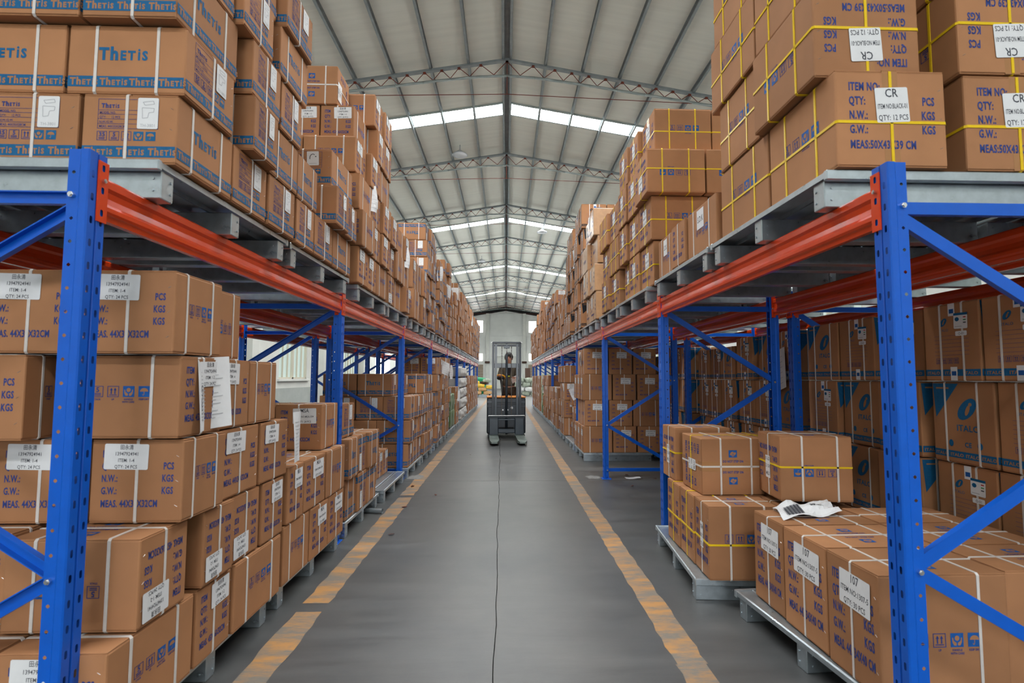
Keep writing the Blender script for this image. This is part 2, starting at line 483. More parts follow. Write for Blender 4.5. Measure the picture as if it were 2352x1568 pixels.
def strap(L, W, H, axis, c, w=0.011, t=0.0014):
    """closed strap loop; axis = normal of the loop's plane"""
    if axis == 'x': dims = (W, H)
    elif axis == 'y': dims = (L, H)
    else: dims = (L, W)
    a, b = dims[0] / 2, dims[1] / 2
    def loop(o, r):
        A, B = a + o, b + o
        return [(-A + r, -B), (A - r, -B), (A, -B + r), (A, B - r), (A - r, B), (-A + r, B), (-A, B - r), (-A, -B + r)]
    outer, inner = loop(t + 0.0016, 0.008), loop(0.0006, 0.007)
    def P(p, s):
        q = c + s * w / 2
        if axis == 'x': return (q, p[0], p[1] + H / 2)
        if axis == 'y': return (p[0], q, p[1] + H / 2)
        return (p[0], p[1], q)
    mb = MB(); n = 8
    vs = [P(p, -1) for p in outer] + [P(p, 1) for p in outer] + [P(p, -1) for p in inner] + [P(p, 1) for p in inner]
    fs = []
    for k in range(n):
        j = (k + 1) % n
        fs += [(k, j, n + j, n + k), (k, 2 * n + k, 2 * n + j, j), (n + k, n + j, 3 * n + j, 3 * n + k)]
    mb.raw(vs, fs)
    return mb

def rounded_rect(a0, b0, a1, b1, r, n=3):
    pts = []
    for cx, cy, t in ((a1 - r, b0 + r, -PI / 2), (a1 - r, b1 - r, 0), (a0 + r, b1 - r, PI / 2), (a0 + r, b0 + r, PI)):
        for k in range(n + 1):
            q = t + PI / 2 * k / n
            pts.append((cx + r * math.cos(q), cy + r * math.sin(q)))
    return pts

def carton_body(L, W, H, film=False):
    mb = MB()
    e = 0.0035
    mb.bbox(-L / 2, L / 2, -W / 2, W / 2, e, H - e, 0.007, 2)
    for z0, z1 in ((0, e + 0.001), (H - e - 0.001, H)):
        mb.bbox(-L / 2 + 0.002, L / 2 - 0.002, -W / 2 + 0.002, -0.0015, z0, z1, 0.0012)
        mb.bbox(-L / 2 + 0.002, L / 2 - 0.002, 0.0015, W / 2 - 0.002, z0, z1, 0.0012)
    # folded flap edges showing as a fine lip along the short ends
    for s in (-1, 1):
        for z in (e + 0.004, H - e - 0.006):
            x = s * L / 2
            mb.box(min(x, x + s * 0.0007), max(x, x + s * 0.0007), -W / 2 + 0.008, W / 2 - 0.008, z, z + 0.0025)
    return mb

def card_label(L, W, H, face, a0, b0, a1, b1, draw, rad=0.006, tilt=0.0):
    """a white sticker on a face: white sheet plus its print, one mesh"""
    mb = MB(); d = Decal(mb, L, W, H); d.off = 0.0032; d.frame(face)
    cx, cy = (a0 + a1) / 2, (b0 + b1) / 2
    base = d.P
    def P(a, b, lift=0):
        x, y = a - cx, b - cy
        return base(cx + x * math.cos(tilt) - y * math.sin(tilt), cy + x * math.sin(tilt) + y * math.cos(tilt), lift)
    d.P = P
    d.poly(rounded_rect(a0, b0, a1, b1, rad), WHITE)
    draw(d, a0, b0, a1 - a0, b1 - b0)
    return mb
def lines_label(lines, sizes, xs=0.8, mi=INK, bold=0.012):
    def draw(d, a, b, w, h):
        n = len(lines)
        for k, s in enumerate(lines):
            sz = sizes[k] * h
            d.text(s, a + w / 2, b + h * (1 - (k + 0.82) / n), sz, mi, 1, bold=bold, xs=xs, center=True, maxw=w * 0.9)
    return draw
def bars_label(n=5, seed=1):
    def draw(d, a, b, w, h):
        r = random.Random(seed)
        for k in range(n):
            v = b + h * (0.86 - 0.78 * k / max(1, n - 1)) - h * 0.03
            d.rect(a + w * 0.1, v, a + w * r.uniform(0.55, 0.9), v + h * 0.045, PALE, 1)
    return draw
def faucet(d, a, b, w, h):
    s = w
    d.stroke([(a + s * .25, b + h * .86), (a + s * .75, b + h * .90), (a + s * .80, b + h * .80), (a + s * .35, b + h * .76), (a + s * .25, b + h * .86)], s * .03, PALE, 1)
    d.stroke([(a + s * .22, b + h * .68), (a + s * .80, b + h * .66), (a + s * .78, b + h * .54), (a + s * .55, b + h * .52), (a + s * .50, b + h * .36), (a + s * .25, b + h * .34), (a + s * .24, b + h * .50), (a + s * .22, b + h * .68)], s * .03, PALE, 1)
    d.text('TH-3801', a + w / 2, b + h * .06, h * .14, PALE, 1, center=True, xs=.9)
def arcfaucet(d, a, b, w, h):
    pts = [(a + w * (.5 + .26 * math.cos(t)), b + h * (.5 + .3 * math.sin(t))) for t in [math.radians(q) for q in range(190, 40, -15)]]
    d.stroke(pts, w * .06, INK, 1)
    d.ell(a + w * .74, b + h * .62, w * .06, w * .05, INK, 1, 8)
    d.rect(a + w * .2, b + h * .12, a + w * .8, b + h * .15, PALE, 1)

KINDS = {}
def band(d, letters, sz, mi=BLUE, v0=0.026, v1=0.070, n=4, lm=CARD, wordmark=True):
    d.rect(0.004, v0, d.w - 0.004, v1, mi)
    k = (v1 - v0)
    for i in range(n):
        u = d.w * (i + 0.12) / n
        if wordmark: d.logo(u, v0 + k * 0.2, k * 0.92 * sz, lm, 1)
        else: d.text(letters, u, v0 + k * 0.24, k * 0.62 * sz, lm, 1, bold=0.03, xs=1.25)

def make_kind(code, L, W, H, name, desc, draw_long, draw_end, straps, labels=(), tapes=(), draw_top=None, body='card', staples=True):
    mats = [M[p] for p in PM]
    K = dict(L=L, W=W, H=H, name=name, desc=desc, parts=[])
    K['body'] = carton_body(L, W, H).mesh(name, [M[body]])
    mb = MB(); d = Decal(mb, L, W, H)
    for f in ('-y', '+y'): draw_long(d.frame(f))
    for f in ('-x', '+x'): draw_end(d.frame(f))
    if draw_top:
        draw_top(d.frame('+z')); draw_top(d.frame('-z'))
    K['parts'].append(('printed_marking', mb.mesh('printed_marking', mats)))
    for ax, c, m in straps:
        K['parts'].append(('strap', strap(L, W, H, ax, c).mesh('strap', [M[m]])))
    for face, a0, b0, a1, b1, fn, tilt in labels:
        K['parts'].append(('sticker', card_label(L, W, H, face, a0, b0, a1, b1, fn, tilt=tilt).mesh('sticker', mats)))
    # seam tape over the flaps and a little way down both ends
    for m in [q for q in tapes for _ in (0, 1)]:
        tf = '+z' if not any(p[0] == 'tape' for p in K['parts']) else '-z'
        mb = MB(); d = Decal(mb, L, W, H); d.off = 0.0005
        for f in (tf,):
            d.frame(f); d.rect(0.001, W / 2 - 0.03, L - 0.001, W / 2 + 0.03, 0)
        for f in ('-x', '+x'):
            d.frame(f); d.rect(W / 2 - 0.03, H - 0.075, W / 2 + 0.03, H - 0.001, 0) if tf == '+z' else d.rect(W / 2 - 0.03, 0.001, W / 2 + 0.03, 0.07, 0)
        K['parts'].append(('tape', mb.mesh('tape', [M[m]])))
    if staples:
        mb = MB()
        for s in (-1, 1):
            for k in range(3):
                z = H * (0.2 + 0.3 * k)
                x = s * (L / 2 + 0.0006); y = s * (W / 2 - 0.022)
                mb.tube((x, y - 0.005, z - 0.003), (x, y + 0.005, z + 0.003), 0.0007, 4)
        K['parts'].append(('staples', mb.mesh('staples', [M['staple']])))
    # one-piece version for far copies
    slots = [M[body]] + mats
    fm = MB(); fm.bbox(-L / 2, L / 2, -W / 2, W / 2, 0, H, 0.006)
    idx = {m.name: i for i, m in enumerate(slots)}
    for nm, me in K['parts']:
        if nm in ('staples',): continue
        for p in me.polygons:
            mm = me.materials[p.material_index]
            if mm.name not in idx:
                idx[mm.name] = len(slots); slots.append(mm)
            fm.face([me.vertices[i].co[:] for i in p.vertices], idx[mm.name])
    K['far'] = fm.mesh(name, slots)
    KINDS[code] = K

# T: blue-banded faucet cartons
def t_long(d):
    band(d, '', 1.0)
    d.logo(d.w / 2 - 0.105, d.h * 0.50, 0.072, BLUE)
def t_end(d):
    band(d, '', 1.0, n=3)
    a0, a1, b0, b1 = d.w * .16, d.w * .80, d.h * .50, d.h * .93
    d.outline(a0, b0, a1, b1, 0.0016, NAVY)
    for k in (.16, .32, .48, .62):
        d.rect(a0, b0 + (b1 - b0) * k, a1, b0 + (b1 - b0) * k + .0014, NAVY)
    d.logo(a0 + .012, b0 + (b1 - b0) * .70, 0.026, NAVY)
    for k, t in ((.50, 'MODEL NO.'), (.35, 'QTY:      12 PCS'), (.19, 'N.W./G.W.'), (.04, 'MEAS: 44X35X28CM')):
        d.text(t, a0 + .006, b0 + (b1 - b0) * k, .0135, NAVY, bold=.01, xs=.8)
    s = d.w * .105; v = d.h * .33; st = s * 1.22
    d.ic_stack(a0, v, s, NAVY, '35'); d.ic_stack(a0 + st, v, s, NAVY); d.ic_up(a0 + 2 * st, v, s, NAVY); d.ic_hands(a0 + 3 * st, v, s, BLUE); d.ic_umb(a0 + 4 * st, v, s, BLUE)
L_, W_, H_ = .44, .35, .277
make_kind('T', L_, W_, H_, 'banded_carton', 'blue-banded brown carton', t_long, t_end,
          [('x', -.115, 'strap'), ('x', .115, 'strap'), ('y', .012, 'strap')],
          [(f, W_ * .58, H_ * .50, W_ * .80, H_ * .95, faucet, 0.0) for f in ('-x', '+x')], staples=True)
make_kind('t', L_, W_, H_, 'banded_carton', 'banded picture-sticker carton', t_long, t_end,
          [('x', -.115, 'strap'), ('x', .115, 'strap'), ('y', -.03, 'strap')],
          [(f, W_ * .50, H_ * .55, W_ * .74, H_ * .93, arcfaucet, 0.04) for f in ('-x', '+x')], staples=True)

# B: stencilled cartons with a white address sticker; b: the same with another sticker
ADDR = ['田永清', '13947924941', 'ITEM: 1-4', 'QTY: 24 PCS']
ADDR2 = ['田永清', '13947924941', 'ITEM: 1-2', 'QTY: 24 PCS']
ADDR3 = ['田永清', '13947924941', 'ITEM: 1-3L', 'QTY: 24 PCS']
def topstep(d):
    s = .055
    for k in (-1, 1):
        d.ic_step(d.w * .5 - s / 2, d.h * (.5 + .24 * k) - s / 2, s)
        d.text('DO NOT STEP ON', d.w * .5, d.h * (.5 + .24 * k) - k * .052 - .008, .02, NAVY, bold=.04, xs=.75, center=True)
def b_kind(code, L, W, H, meas, lines, sizes, straps, name, desc, lab=(.40, .62, .92, .95), tilt=.03, top=topstep, tapes=(), isz=.042, iv=.50, item='ITEM', body='card', staples=True, extra=None, ssz=.037):
    def lng(d):
        d.icons(d.w * .52, d.h * iv, isz)
        if extra: extra(d)
    def end(d): d.stencil(meas, item=item, size=ssz * H / .315)
    make_kind(code, L, W, H, name, desc, lng, end, straps,
              [(f, W * lab[0], H * lab[1], W * lab[2], H * lab[3], lines_label(lines, sizes), tilt) for f in ('-x', '+x')] if lines else (), tapes, top, body, staples)
WS = lambda L: [('x', -L * .27, 'strap'), ('x', L * .27, 'strap'), ('y', .0, 'strap')]
B_SZ = [.21, .20, .19, .19]
b_kind('B', .45, .29, .315, 'MEAS. 45X26X32CM', ADDR2, B_SZ, WS(.45), 'stencilled_carton', 'blue-stencilled brown carton')
b_kind('G', .44, .34, .315, 'MEAS. 44X34X32CM', ADDR, B_SZ, WS(.44), 'stencilled_carton', 'blue-stencilled brown carton', lab=(.14, .64, .62, .95), tilt=-.02)
b_kind('M', .45, .33, .315, 'MEAS. 44X34X32CM', ['MSA', 'ITEM NO:MSA-304', 'QTY: 24 PCS'], [.36, .18, .19], WS(.45), 'stencilled_carton', 'carton with lettered sticker', lab=(.38, .58, .88, .92), tilt=.02)
b_kind('D', .50, .345, .45, 'MEAS. 44X34X40 CM', ['107', 'ITEM NO:1307-5', 'QTY: 30 PCS'], [.34, .23, .23], WS(.50), 'tall_stencilled_carton', 'tall number-sticker carton', lab=(.28, .60, .86, .90), tilt=-.04, iv=.42, isz=.05)
YS = lambda L, W, H: [('x', -L * .22, 'ystrap'), ('x', L * .24, 'ystrap'), ('y', .0, 'ystrap'), ('z', H * .46, 'ystrap')]
b_kind('C', .50, .43, .387, 'MEAS:50X43X39 CM', ['CR', 'ITEM NO:BLACK-01', 'QTY: 12 PCS'], [.34, .2, .22], YS(.5, .43, .387), 'yellow_strapped_carton', 'yellow-strapped carton', lab=(.36, .46, .66, .82), tilt=.05, iv=.48, isz=.052, tapes=('tape',), item='ITEM NO:', top=None)
b_kind('c', .46, .36, .387, 'MEAS:46X36X39 CM', None, B_SZ, YS(.46, .36, .387), 'yellow_strapped_carton', 'yellow-strapped carton', iv=.48, isz=.045, tapes=('tape',), item='ITEM NO:', top=None)
b_kind('W', .41, .36, .40, 'MEAS: 48X30X40 CM', ['ITEM', 'NO. 12', 'QTY: 10'], [.22, .22, .22], [('x', -.08, 'strap'), ('x', .12, 'strap'), ('y', 0, 'strap'), ('z', .19, 'ystrap')], 'mixed_strap_carton', 'two-colour strapped carton', lab=(.42, .36, .62, .72), tilt=0, iv=.50, isz=.048, tapes=('tape',))
b_kind('F', .46, .365, .42, 'MEAS. 46X36X42CM', ['FLOOR DRAIN 10CM', 'QTY: 24 PCS', 'NO. 13-4 / 1307'], [.2, .2, .2], WS(.46), 'sticker_carton', 'wide-sticker carton', lab=(.34, .62, .78, .86), tilt=-.04, iv=.42, isz=.045, top=None, ssz=.024)
def sdk_extra(d):
    mb = d
    d.rect(d.w * .36, d.h * .52, d.w * .60, d.h * .93, WHITE, 2)
    d.text('S.D.K', d.w * .48, d.h * .66, .055, INK, 3, bold=.012, xs=.72, center=True)
b_kind('S', .50, .31, .31, 'MEAS. 50X31X31CM', None, B_SZ, WS(.5), 'letter_sheet_carton', 'letter-sheet carton', iv=.42, isz=.04, extra=sdk_extra, top=None)

# E / K: cartons with an oval emblem and a corner triangle (blue, or black)
def e_kind(code, L, W, H, ink, desc, name):
    def emblem(d, cu, cv, s):
        d.ell(cu, cv, s, s * .56, ink, 0, 22, .75)
        d.ell(cu + s * .05, cv - s * .08, s * .42, s * .16, CARD, 1, 12, 1.15)
        d.ell(cu + s * .30, cv + s * .36, s * .15, s * .13, CARD, 1, 10)
    def lng(d):
        d.poly([(.008, d.h - .008), (d.w * .46, d.h - .008), (.008 + d.w * .04, d.h * .55)], ink)
        d.rect(d.w * .08, d.h * .915, d.w * .30, d.h * .935, CARD, 1)
        emblem(d, d.w * .58, d.h * .67, .076)
        d.text('ITALO', d.w * .58, d.h * .40, .048, ink, bold=.02, xs=1.05, center=True)
        d.ell(d.w * .30, d.h * .24, .016, .020, ink, 0, 10); d.text('CE', d.w * .52, d.h * .21, .036, ink, bold=.03, xs=1.0); d.ell(d.w * .76, d.h * .24, .017, .02, ink, 0, 10)
        band(d, 'ITALO', 1.0, ink, .028, .066, 4, wordmark=False)
    def end(d):
        emblem(d, d.w * .38, d.h * .76, .03)
        d.text('ITALO', d.w * .38, d.h * .64, .022, ink, xs=1.05, center=True)
        for k in range(6):
            d.rect(d.w * .2, d.h * (.58 - .05 * k), d.w * .82, d.h * (.58 - .05 * k) + .0013, NAVY)
        s = .032
        for k in range(4): d.ic_up(d.w * .22 + k * s * 1.25, d.h * .22, s, NAVY)
        band(d, 'ITALO', 1.0, ink, .028, .066, 3, wordmark=False)
        d.rect(d.w * .48, d.h - .075, d.w * .60, d.h - .002, WHITE, 1); d.rect(d.w * .50, d.h - .06, d.w * .58, d.h - .035, COBALT, 2)
        d.rect(d.w * .48, .002, d.w * .60, .08, WHITE, 2); d.rect(d.w * .50, .03, d.w * .58, .055, COBALT, 3)
    def energy(d, a, b, w, h):
        d.rect(a, b + h * .85, a + w, b + h, BLUE, 1); d.ell(a + w * .25, b + h * .6, w * .16, h * .14, BLUE, 1, 8)
        for k, c in enumerate((RED, GREEN, INK)): d.rect(a + w * .7, b + h * (.68 - .17 * k), a + w * .9, b + h * (.75 - .17 * k), c, 1)
        d.rect(a + w * .1, b + h * .12, a + w * .6, b + h * .16, PALE, 1)
    def code_l(d, a, b, w, h): d.text('O-01', a + w / 2, b + h * .2, h * .8, INK, 1, center=True, xs=.85)
    make_kind(code, L, W, H, name, desc, lng, end, [('x', -L * .25, 'strap'), ('x', L * .27, 'strap'), ('y', -W * .18, 'strap'), ('y', W * .22, 'strap')],
              [(f, W * .58, H * .66, W * .82, H * .86, energy, -.03) for f in ('-x', '+x')] + [(f, W * .60, H * .57, W * .80, H * .63, code_l, 0) for f in ('-x', '+x')], staples=False)
e_kind('E', .41, .37, .45, BLUE, 'blue-triangle emblem carton', 'emblem_carton')
e_kind('K', .45, .40, .40, BLACK, 'black-corner emblem carton', 'black_emblem_carton')
# P: cartons under stretch film
def p_long(d): d.stencil('MEAS: 52X48X38 CM', NAVY, 'ITEM')
def p_end(d): d.icons(d.w * .5, d.h * .4, .04)
make_kind('P', .50, .45, .385, 'film_wrapped_carton', 'film-wrapped carton', p_end, p_long, [],
          [(f, .08, .18, .16, .34, bars_label(6, 3), .02) for f in ('-x', '+x')], ('tape',), None, 'film', False)

CARTONS = []      # every carton as a plan entry; built at the end of the file
def plan(code, x, y, z, rz, dims, flip, where, layer, along, far_ok=True, tip=None):
    CARTONS.append(dict(code=code, x=x, y=y, z=z, rz=rz, dims=dims, flip=flip, where=where, layer=layer, along=along, tip=tip))

def row(side, xf, z, h, items, where, layer, start=1):
    """items: (y0, y1, code, face, flip, dx, deep); face 'a' = long side to the aisle, 'b' = short end"""
    n = start
    for it in items:
        y0, y1, code, face = it[:4]
        flip = it[4] if len(it) > 4 else 0
        dx = it[5] if len(it) > 5 else 0.0
        deep = it[6] if len(it) > 6 else 1
        K = KINDS[code]
        dep = K['W'] if face == 'a' else K['L']
        wy = (y1 - y0) - 0.012
        for c in range(deep):
            xa = abs(xf) - dx + c * (dep + 0.012)
            cx = side * (xa + dep / 2)
            rz = (PI / 2 if face == 'a' else 0) + (PI if rnd.random() < .5 else 0) + rnd.uniform(-.004, .004)
            dims = (wy, K['W'], h - 0.008) if face == 'a' else (K['L'], wy, h - 0.008)
            plan(code, cx + rnd.uniform(-.006, .006), (y0 + y1) / 2, z + .004, rz, dims, flip, where + (c,), layer, n)
        n += 1

def auto_stack(side, xf, y0, y1, z0, ztop, codes, where, seed, inner=1, hh=None, jit=.025, topdeep=1):
    r = random.Random(seed)
    z = z0; layer = 1
    K = KINDS[codes[0]]; h = hh or K['H']
    nrows = max(1, round((ztop - z0) / h))
    while layer <= nrows:
        code = r.choice(codes)
        K = KINDS[code]
        tot = y1 - y0; ws = []
        while True:
            f = r.choice(['a', 'b', 'b'])
            w = K['L'] if f == 'a' else K['W']
            if sum(q[0] for q in ws) + w > tot + .06: 
                if sum(q[0] for q in ws) + K['W'] <= tot + .06: f, w = 'b', K['W']
                else: break
            ws.append((w, f))
        s = sum(q[0] for q in ws); k = min(1.06, tot / s)
        y = y0 + r.uniform(0, .02); items = []
        for i, (w, f) in enumerate(ws):
            items.append((y, y + w * k, code, f, 1 if r.random() < .16 else 0, r.uniform(-jit, jit), inner + 1 if (i == 0 or (topdeep > 1 and layer == nrows)) else 1))
            y += w * k
        row(side, xf, z, h, items, where, layer)
        z += h; layer += 1
    return z
# ------------------------------------------------------------------ the hall
HALL_X0, HALL_X1, HALL_Y0, HALL_Y1 = -7.5, 7.5, -30.0, 65.0
RIDGE, SLOPE = 9.98, 0.166
def roof_z(x): return RIDGE - SLOPE * abs(x)

# floor slabs with an open, ragged joint down the middle and cross joints
base = MB(); base.box(HALL_X0, HALL_X1, HALL_Y0, HALL_Y1, -0.20, -0.03)
floor = struct(build(base, 'floor', 'dark'))
ys = [HALL_Y0, -17.1, -5.1, 0.9, 6.93, 12.9, 18.9, 24.9, 30.9, 36.9, 45, 55, HALL_Y1]
rj = random.Random(3)
def joint_x(y):
    return -0.03 - .007 * y + 0.005 * math.sin(y * 2.3) + 0.003 * math.sin(y * 9.1)
for a, b in zip(ys[:-1], ys[1:]):
    n = max(2, int((b - a) / 0.12)) if a < 30 else 8
    edge = [(joint_x(a + .003 + (b - a - .006) * k / n) + rj.uniform(-.003, .003), a + .003 + (b - a - .006) * k / n) for k in range(n + 1)]
    for side in (-1, 1):
        g = [(x + side * 0.0024, y) for x, y in edge]
        outer = HALL_X0 if side < 0 else HALL_X1
        mb = MB()
        top = [(outer, a + .003, 0)] + [(x, y, 0) for x, y in g] + [(outer, b - .003, 0)]
        if side < 0: top = top[::-1]
        mb.face(top)
        for (x0, y0), (x1, y1) in zip(g[:-1], g[1:]):
            mb.face([(x0, y0, 0), (x1, y1, 0), (x1, y1, -.03), (x0, y0, -.03)])
        mb.face([(outer, a + .003, 0), (g[0][0], a + .003, 0), (g[0][0], a + .003, -.03), (outer, a + .003, -.03)])
        mb.face([(outer, b - .003, 0), (g[-1][0], b - .003, 0), (g[-1][0], b - .003, -.03), (outer, b - .003, -.03)])
        build(mb, 'slab', 'floor', floor)
# worn yellow lane lines: thin paint films with ragged ends and edges
for k, (xc, w) in enumerate(((-1.10, .15), (.865, .145))):
    r = random.Random(40 + k); mb = MB(); y = 0.2
    while y < 34:
        L = r.uniform(.5, 1.6) if xc < 0 else r.uniform(1.6, 3.5)
        n = max(2, int(L / .08)); pts = []
        l = [(xc - w / 2 + r.uniform(-.008, .008), y + L * i / n) for i in range(n + 1)]
        rr = [(xc + w / 2 + r.uniform(-.008, .008), y + L * i / n) for i in range(n + 1)]
        for i in range(n):
            mb.face([(*l[i], .0012), (*rr[i], .0012), (*rr[i + 1], .0012), (*l[i + 1], .0012)])
        y += L + (r.uniform(.0, .12) if xc < 0 else 0)
    o = build(mb, 'trim_%d' % (k + 1), 'line'); struct(o)
    o['label'] = ('worn yellow lane line along the left pallets', 'worn yellow lane line along the right pallets')[k]

# walls -------------------------------------------------------------
def wall_with_openings(name, axis, c, lo, hi, z1, holes, m, thick=.24, out=1):
    """plain wall in blocks around rectangular openings; holes: (a0, a1, z0, z1)"""
    mb = MB(); cuts = sorted({lo, hi, *[h[0] for h in holes], *[h[1] for h in holes]})
    for a, b in zip(cuts[:-1], cuts[1:]):
        mid = (a + b) / 2; zs = [0]
        for h in sorted([h for h in holes if h[0] <= mid <= h[1]], key=lambda h: h[2]):
            zs += [h[2], h[3]]
        zs.append(z1)
        for k in range(0, len(zs), 2):
            if zs[k + 1] - zs[k] > 1e-4:
                c0, c1 = (c, c + thick * out) if out > 0 else (c - thick, c)
                if axis == 'x': mb.box(c0, c1, a, b, zs[k], zs[k + 1])
                else: mb.box(a, b, c0, c1, zs[k], zs[k + 1])
    return struct(build(mb, name, m))
EAVE = roof_z(7.5)
WIN_Y = [-22, -15, -8.6, -2.1, 4.4, 10.9, 17.9, 24.6, 31.0, 37.5, 44, 51]
wl = [(y, y + 2.5, 1.26, 3.55) for y in WIN_Y]
wall_with_openings('wall_left', 'x', HALL_X0, HALL_Y0, HALL_Y1, EAVE, wl, 'wall', out=-1)
wall_with_openings('wall_right', 'x', HALL_X1, HALL_Y0, HALL_Y1, EAVE, wl, 'wall', out=1)
gable_holes = [(-3.75, -2.77, 6.79, 8.33), (2.77, 3.75, 6.79, 8.28), (-3.75, -2.77, 3.30, 4.30), (2.77, 3.75, 3.30, 4.30)]
wb = wall_with_openings('wall_back', 'y', HALL_Y1, HALL_X0, HALL_X1, EAVE, gable_holes, 'wallgrey', out=1)
gm = MB(); gm.extrude([(0, 0, 0), (0, .24, 0)], [(HALL_X0, HALL_Y1, EAVE), (HALL_X0, HALL_Y1, EAVE)], closed=False)
gm = MB(); tri = [(HALL_X0, EAVE), (HALL_X1, EAVE), (0, RIDGE)]
gm.raw([(x, HALL_Y1, z) for x, z in tri] + [(x, HALL_Y1 + .24, z) for x, z in tri], [(0, 1, 2), (5, 4, 3), (0, 3, 4, 1), (1, 4, 5, 2), (2, 5, 3, 0)])
build(gm, 'gable', 'wallgrey', wb)
bm_ = MB()
for s in (-1, 1):
    bm_.raw([(0, HALL_Y1 - .1, RIDGE), (s * 7.5, HALL_Y1 - .1, EAVE), (s * 7.5, HALL_Y1 - .1, EAVE - .45), (0, HALL_Y1 - .1, RIDGE - .5),
             (0, HALL_Y1, RIDGE), (s * 7.5, HALL_Y1, EAVE), (s * 7.5, HALL_Y1, EAVE - .45), (0, HALL_Y1, RIDGE - .5)], [(0, 1, 2, 3), (3, 2, 6, 7), (0, 4, 5, 1)])
build(bm_, 'verge_board', 'dark', wb)
for x in (-2.24, 2.24):
    mb = MB(); mb.box(x - .19, x + .19, HALL_Y1 - .3, HALL_Y1, 0, roof_z(x) - .45); build(mb, 'pilaster', 'wall', wb)
for z in (4.75, 9.05, 6.35):
    mb = MB(); mb.box(HALL_X0, HALL_X1, HALL_Y1 - .05, HALL_Y1, z, z + .07); build(mb, 'string_course', 'wallgrey', wb)
for x in (-3.3, 3.3):
    mb = MB()
    for k in range(8): mb.box(x - .55, x + .55, HALL_Y1 - .08 - .02 * (k % 2), HALL_Y1 - .02, .2 + .34 * k, .2 + .34 * k + .33)
    build(mb, 'sheet_cladding', 'sheet', wb)
# rolling shutter in the back wall, seen through the mast
mb = MB()
for k in range(26): mb.box(-1.5, 1.5, HALL_Y1 - .10 + .012 * (k % 2), HALL_Y1 - .02, .0 + .15 * k, .15 * k + .142)
d1 = struct(build(mb, 'door_1', 'wall'))
mb = MB()
for x0, x1 in ((-1.62, -1.5), (1.5, 1.62)): mb.box(x0, x1, HALL_Y1 - .14, HALL_Y1, 0, 4.2)
mb.box(-1.62, 1.62, HALL_Y1 - .2, HALL_Y1, 3.9, 4.2)
build(mb, 'door_frame', 'wallgrey', d1)
for k, h in enumerate(gable_holes):
    w = MB(); w.box(h[0], h[1], HALL_Y1 + .1, HALL_Y1 + .12, h[2], h[3])
    wo_ = struct(build(w, 'window_%d' % (k + 1), 'gablewin'))
    f = MB()
    for a, b, c, d in ((h[0], h[0] + .05, h[2], h[3]), (h[1] - .05, h[1], h[2], h[3]), (h[0], h[1], h[2], h[2] + .05), (h[0], h[1], h[3] - .05, h[3])):
        f.box(a, b, HALL_Y1 + .02, HALL_Y1 + .1, c, d)
    build(f, 'window_frame', 'frame', wo_)
wall_front = wall_with_openings('wall_front', 'y', HALL_Y0, HALL_X0, HALL_X1, EAVE, [(-4.6, 4.6, 0, 5.5)], 'wall', out=-1)
gm = MB(); gm.raw([(x, HALL_Y0, z) for x, z in tri] + [(x, HALL_Y0 - .24, z) for x, z in tri], [(0, 1, 2), (5, 4, 3), (0, 3, 4, 1), (1, 4, 5, 2), (2, 5, 3, 0)])
build(gm, 'gable', 'wall', wall_front)
# side windows: frosted panes in cream frames, two casements each; far ones carry fill glow
nwin = 5
for side, X in ((-1, HALL_X0), (1, HALL_X1)):
    for y in WIN_Y:
        w = MB(); w.box(min(X + side * .10, X + side * .12), max(X + side * .10, X + side * .12), y, y + 2.5, 1.26, 3.55)
        o = struct(build(w, 'window_%d' % nwin, 'window' if y < 30 else 'fillwin')); nwin += 1
        f = MB(); x0, x1 = sorted((X + side * .03, X + side * .10))
        for t in (0, 1.19, 1.25, 2.44): f.box(x0, x1, y + t, y + t + .06, 1.26, 3.55)
        for t in (.42, .82, 1.66, 2.06): f.box(x0 + .01, x1 - .01, y + t, y + t + .025, 1.26, 3.55)
        for z in (1.26, 2.75, 3.49): f.box(x0, x1, y, y + 2.5, z, z + .06)
        build(f, 'window_frame', 'frame', o)
        s = MB(); x0, x1 = sorted((X - side * .08, X + side * .06)); s.bbox(x0, x1, y - .1, y + 2.6, 1.18, 1.26, .01)
        build(s, 'window_sill', 'wall', o)
for k, (side, X) in enumerate(((-1, HALL_X0), (1, HALL_X1))):
    mb = MB(); x0, x1 = sorted((X, X - side * .015)); mb.box(x0, x1, HALL_Y0, HALL_Y1, 0, .95)
    o = struct(build(mb, ('baseboard_left', 'baseboard_right')[k], 'dado'))
    for y in range(-28, 65, 6):
        pb = MB(); x0, x1 = sorted((X, X - side * .28)); pb.box(x0, x1, y - .3 + 1.72, y + .1 + 1.72, 0, EAVE); build(pb, 'pilaster', 'wall', o)

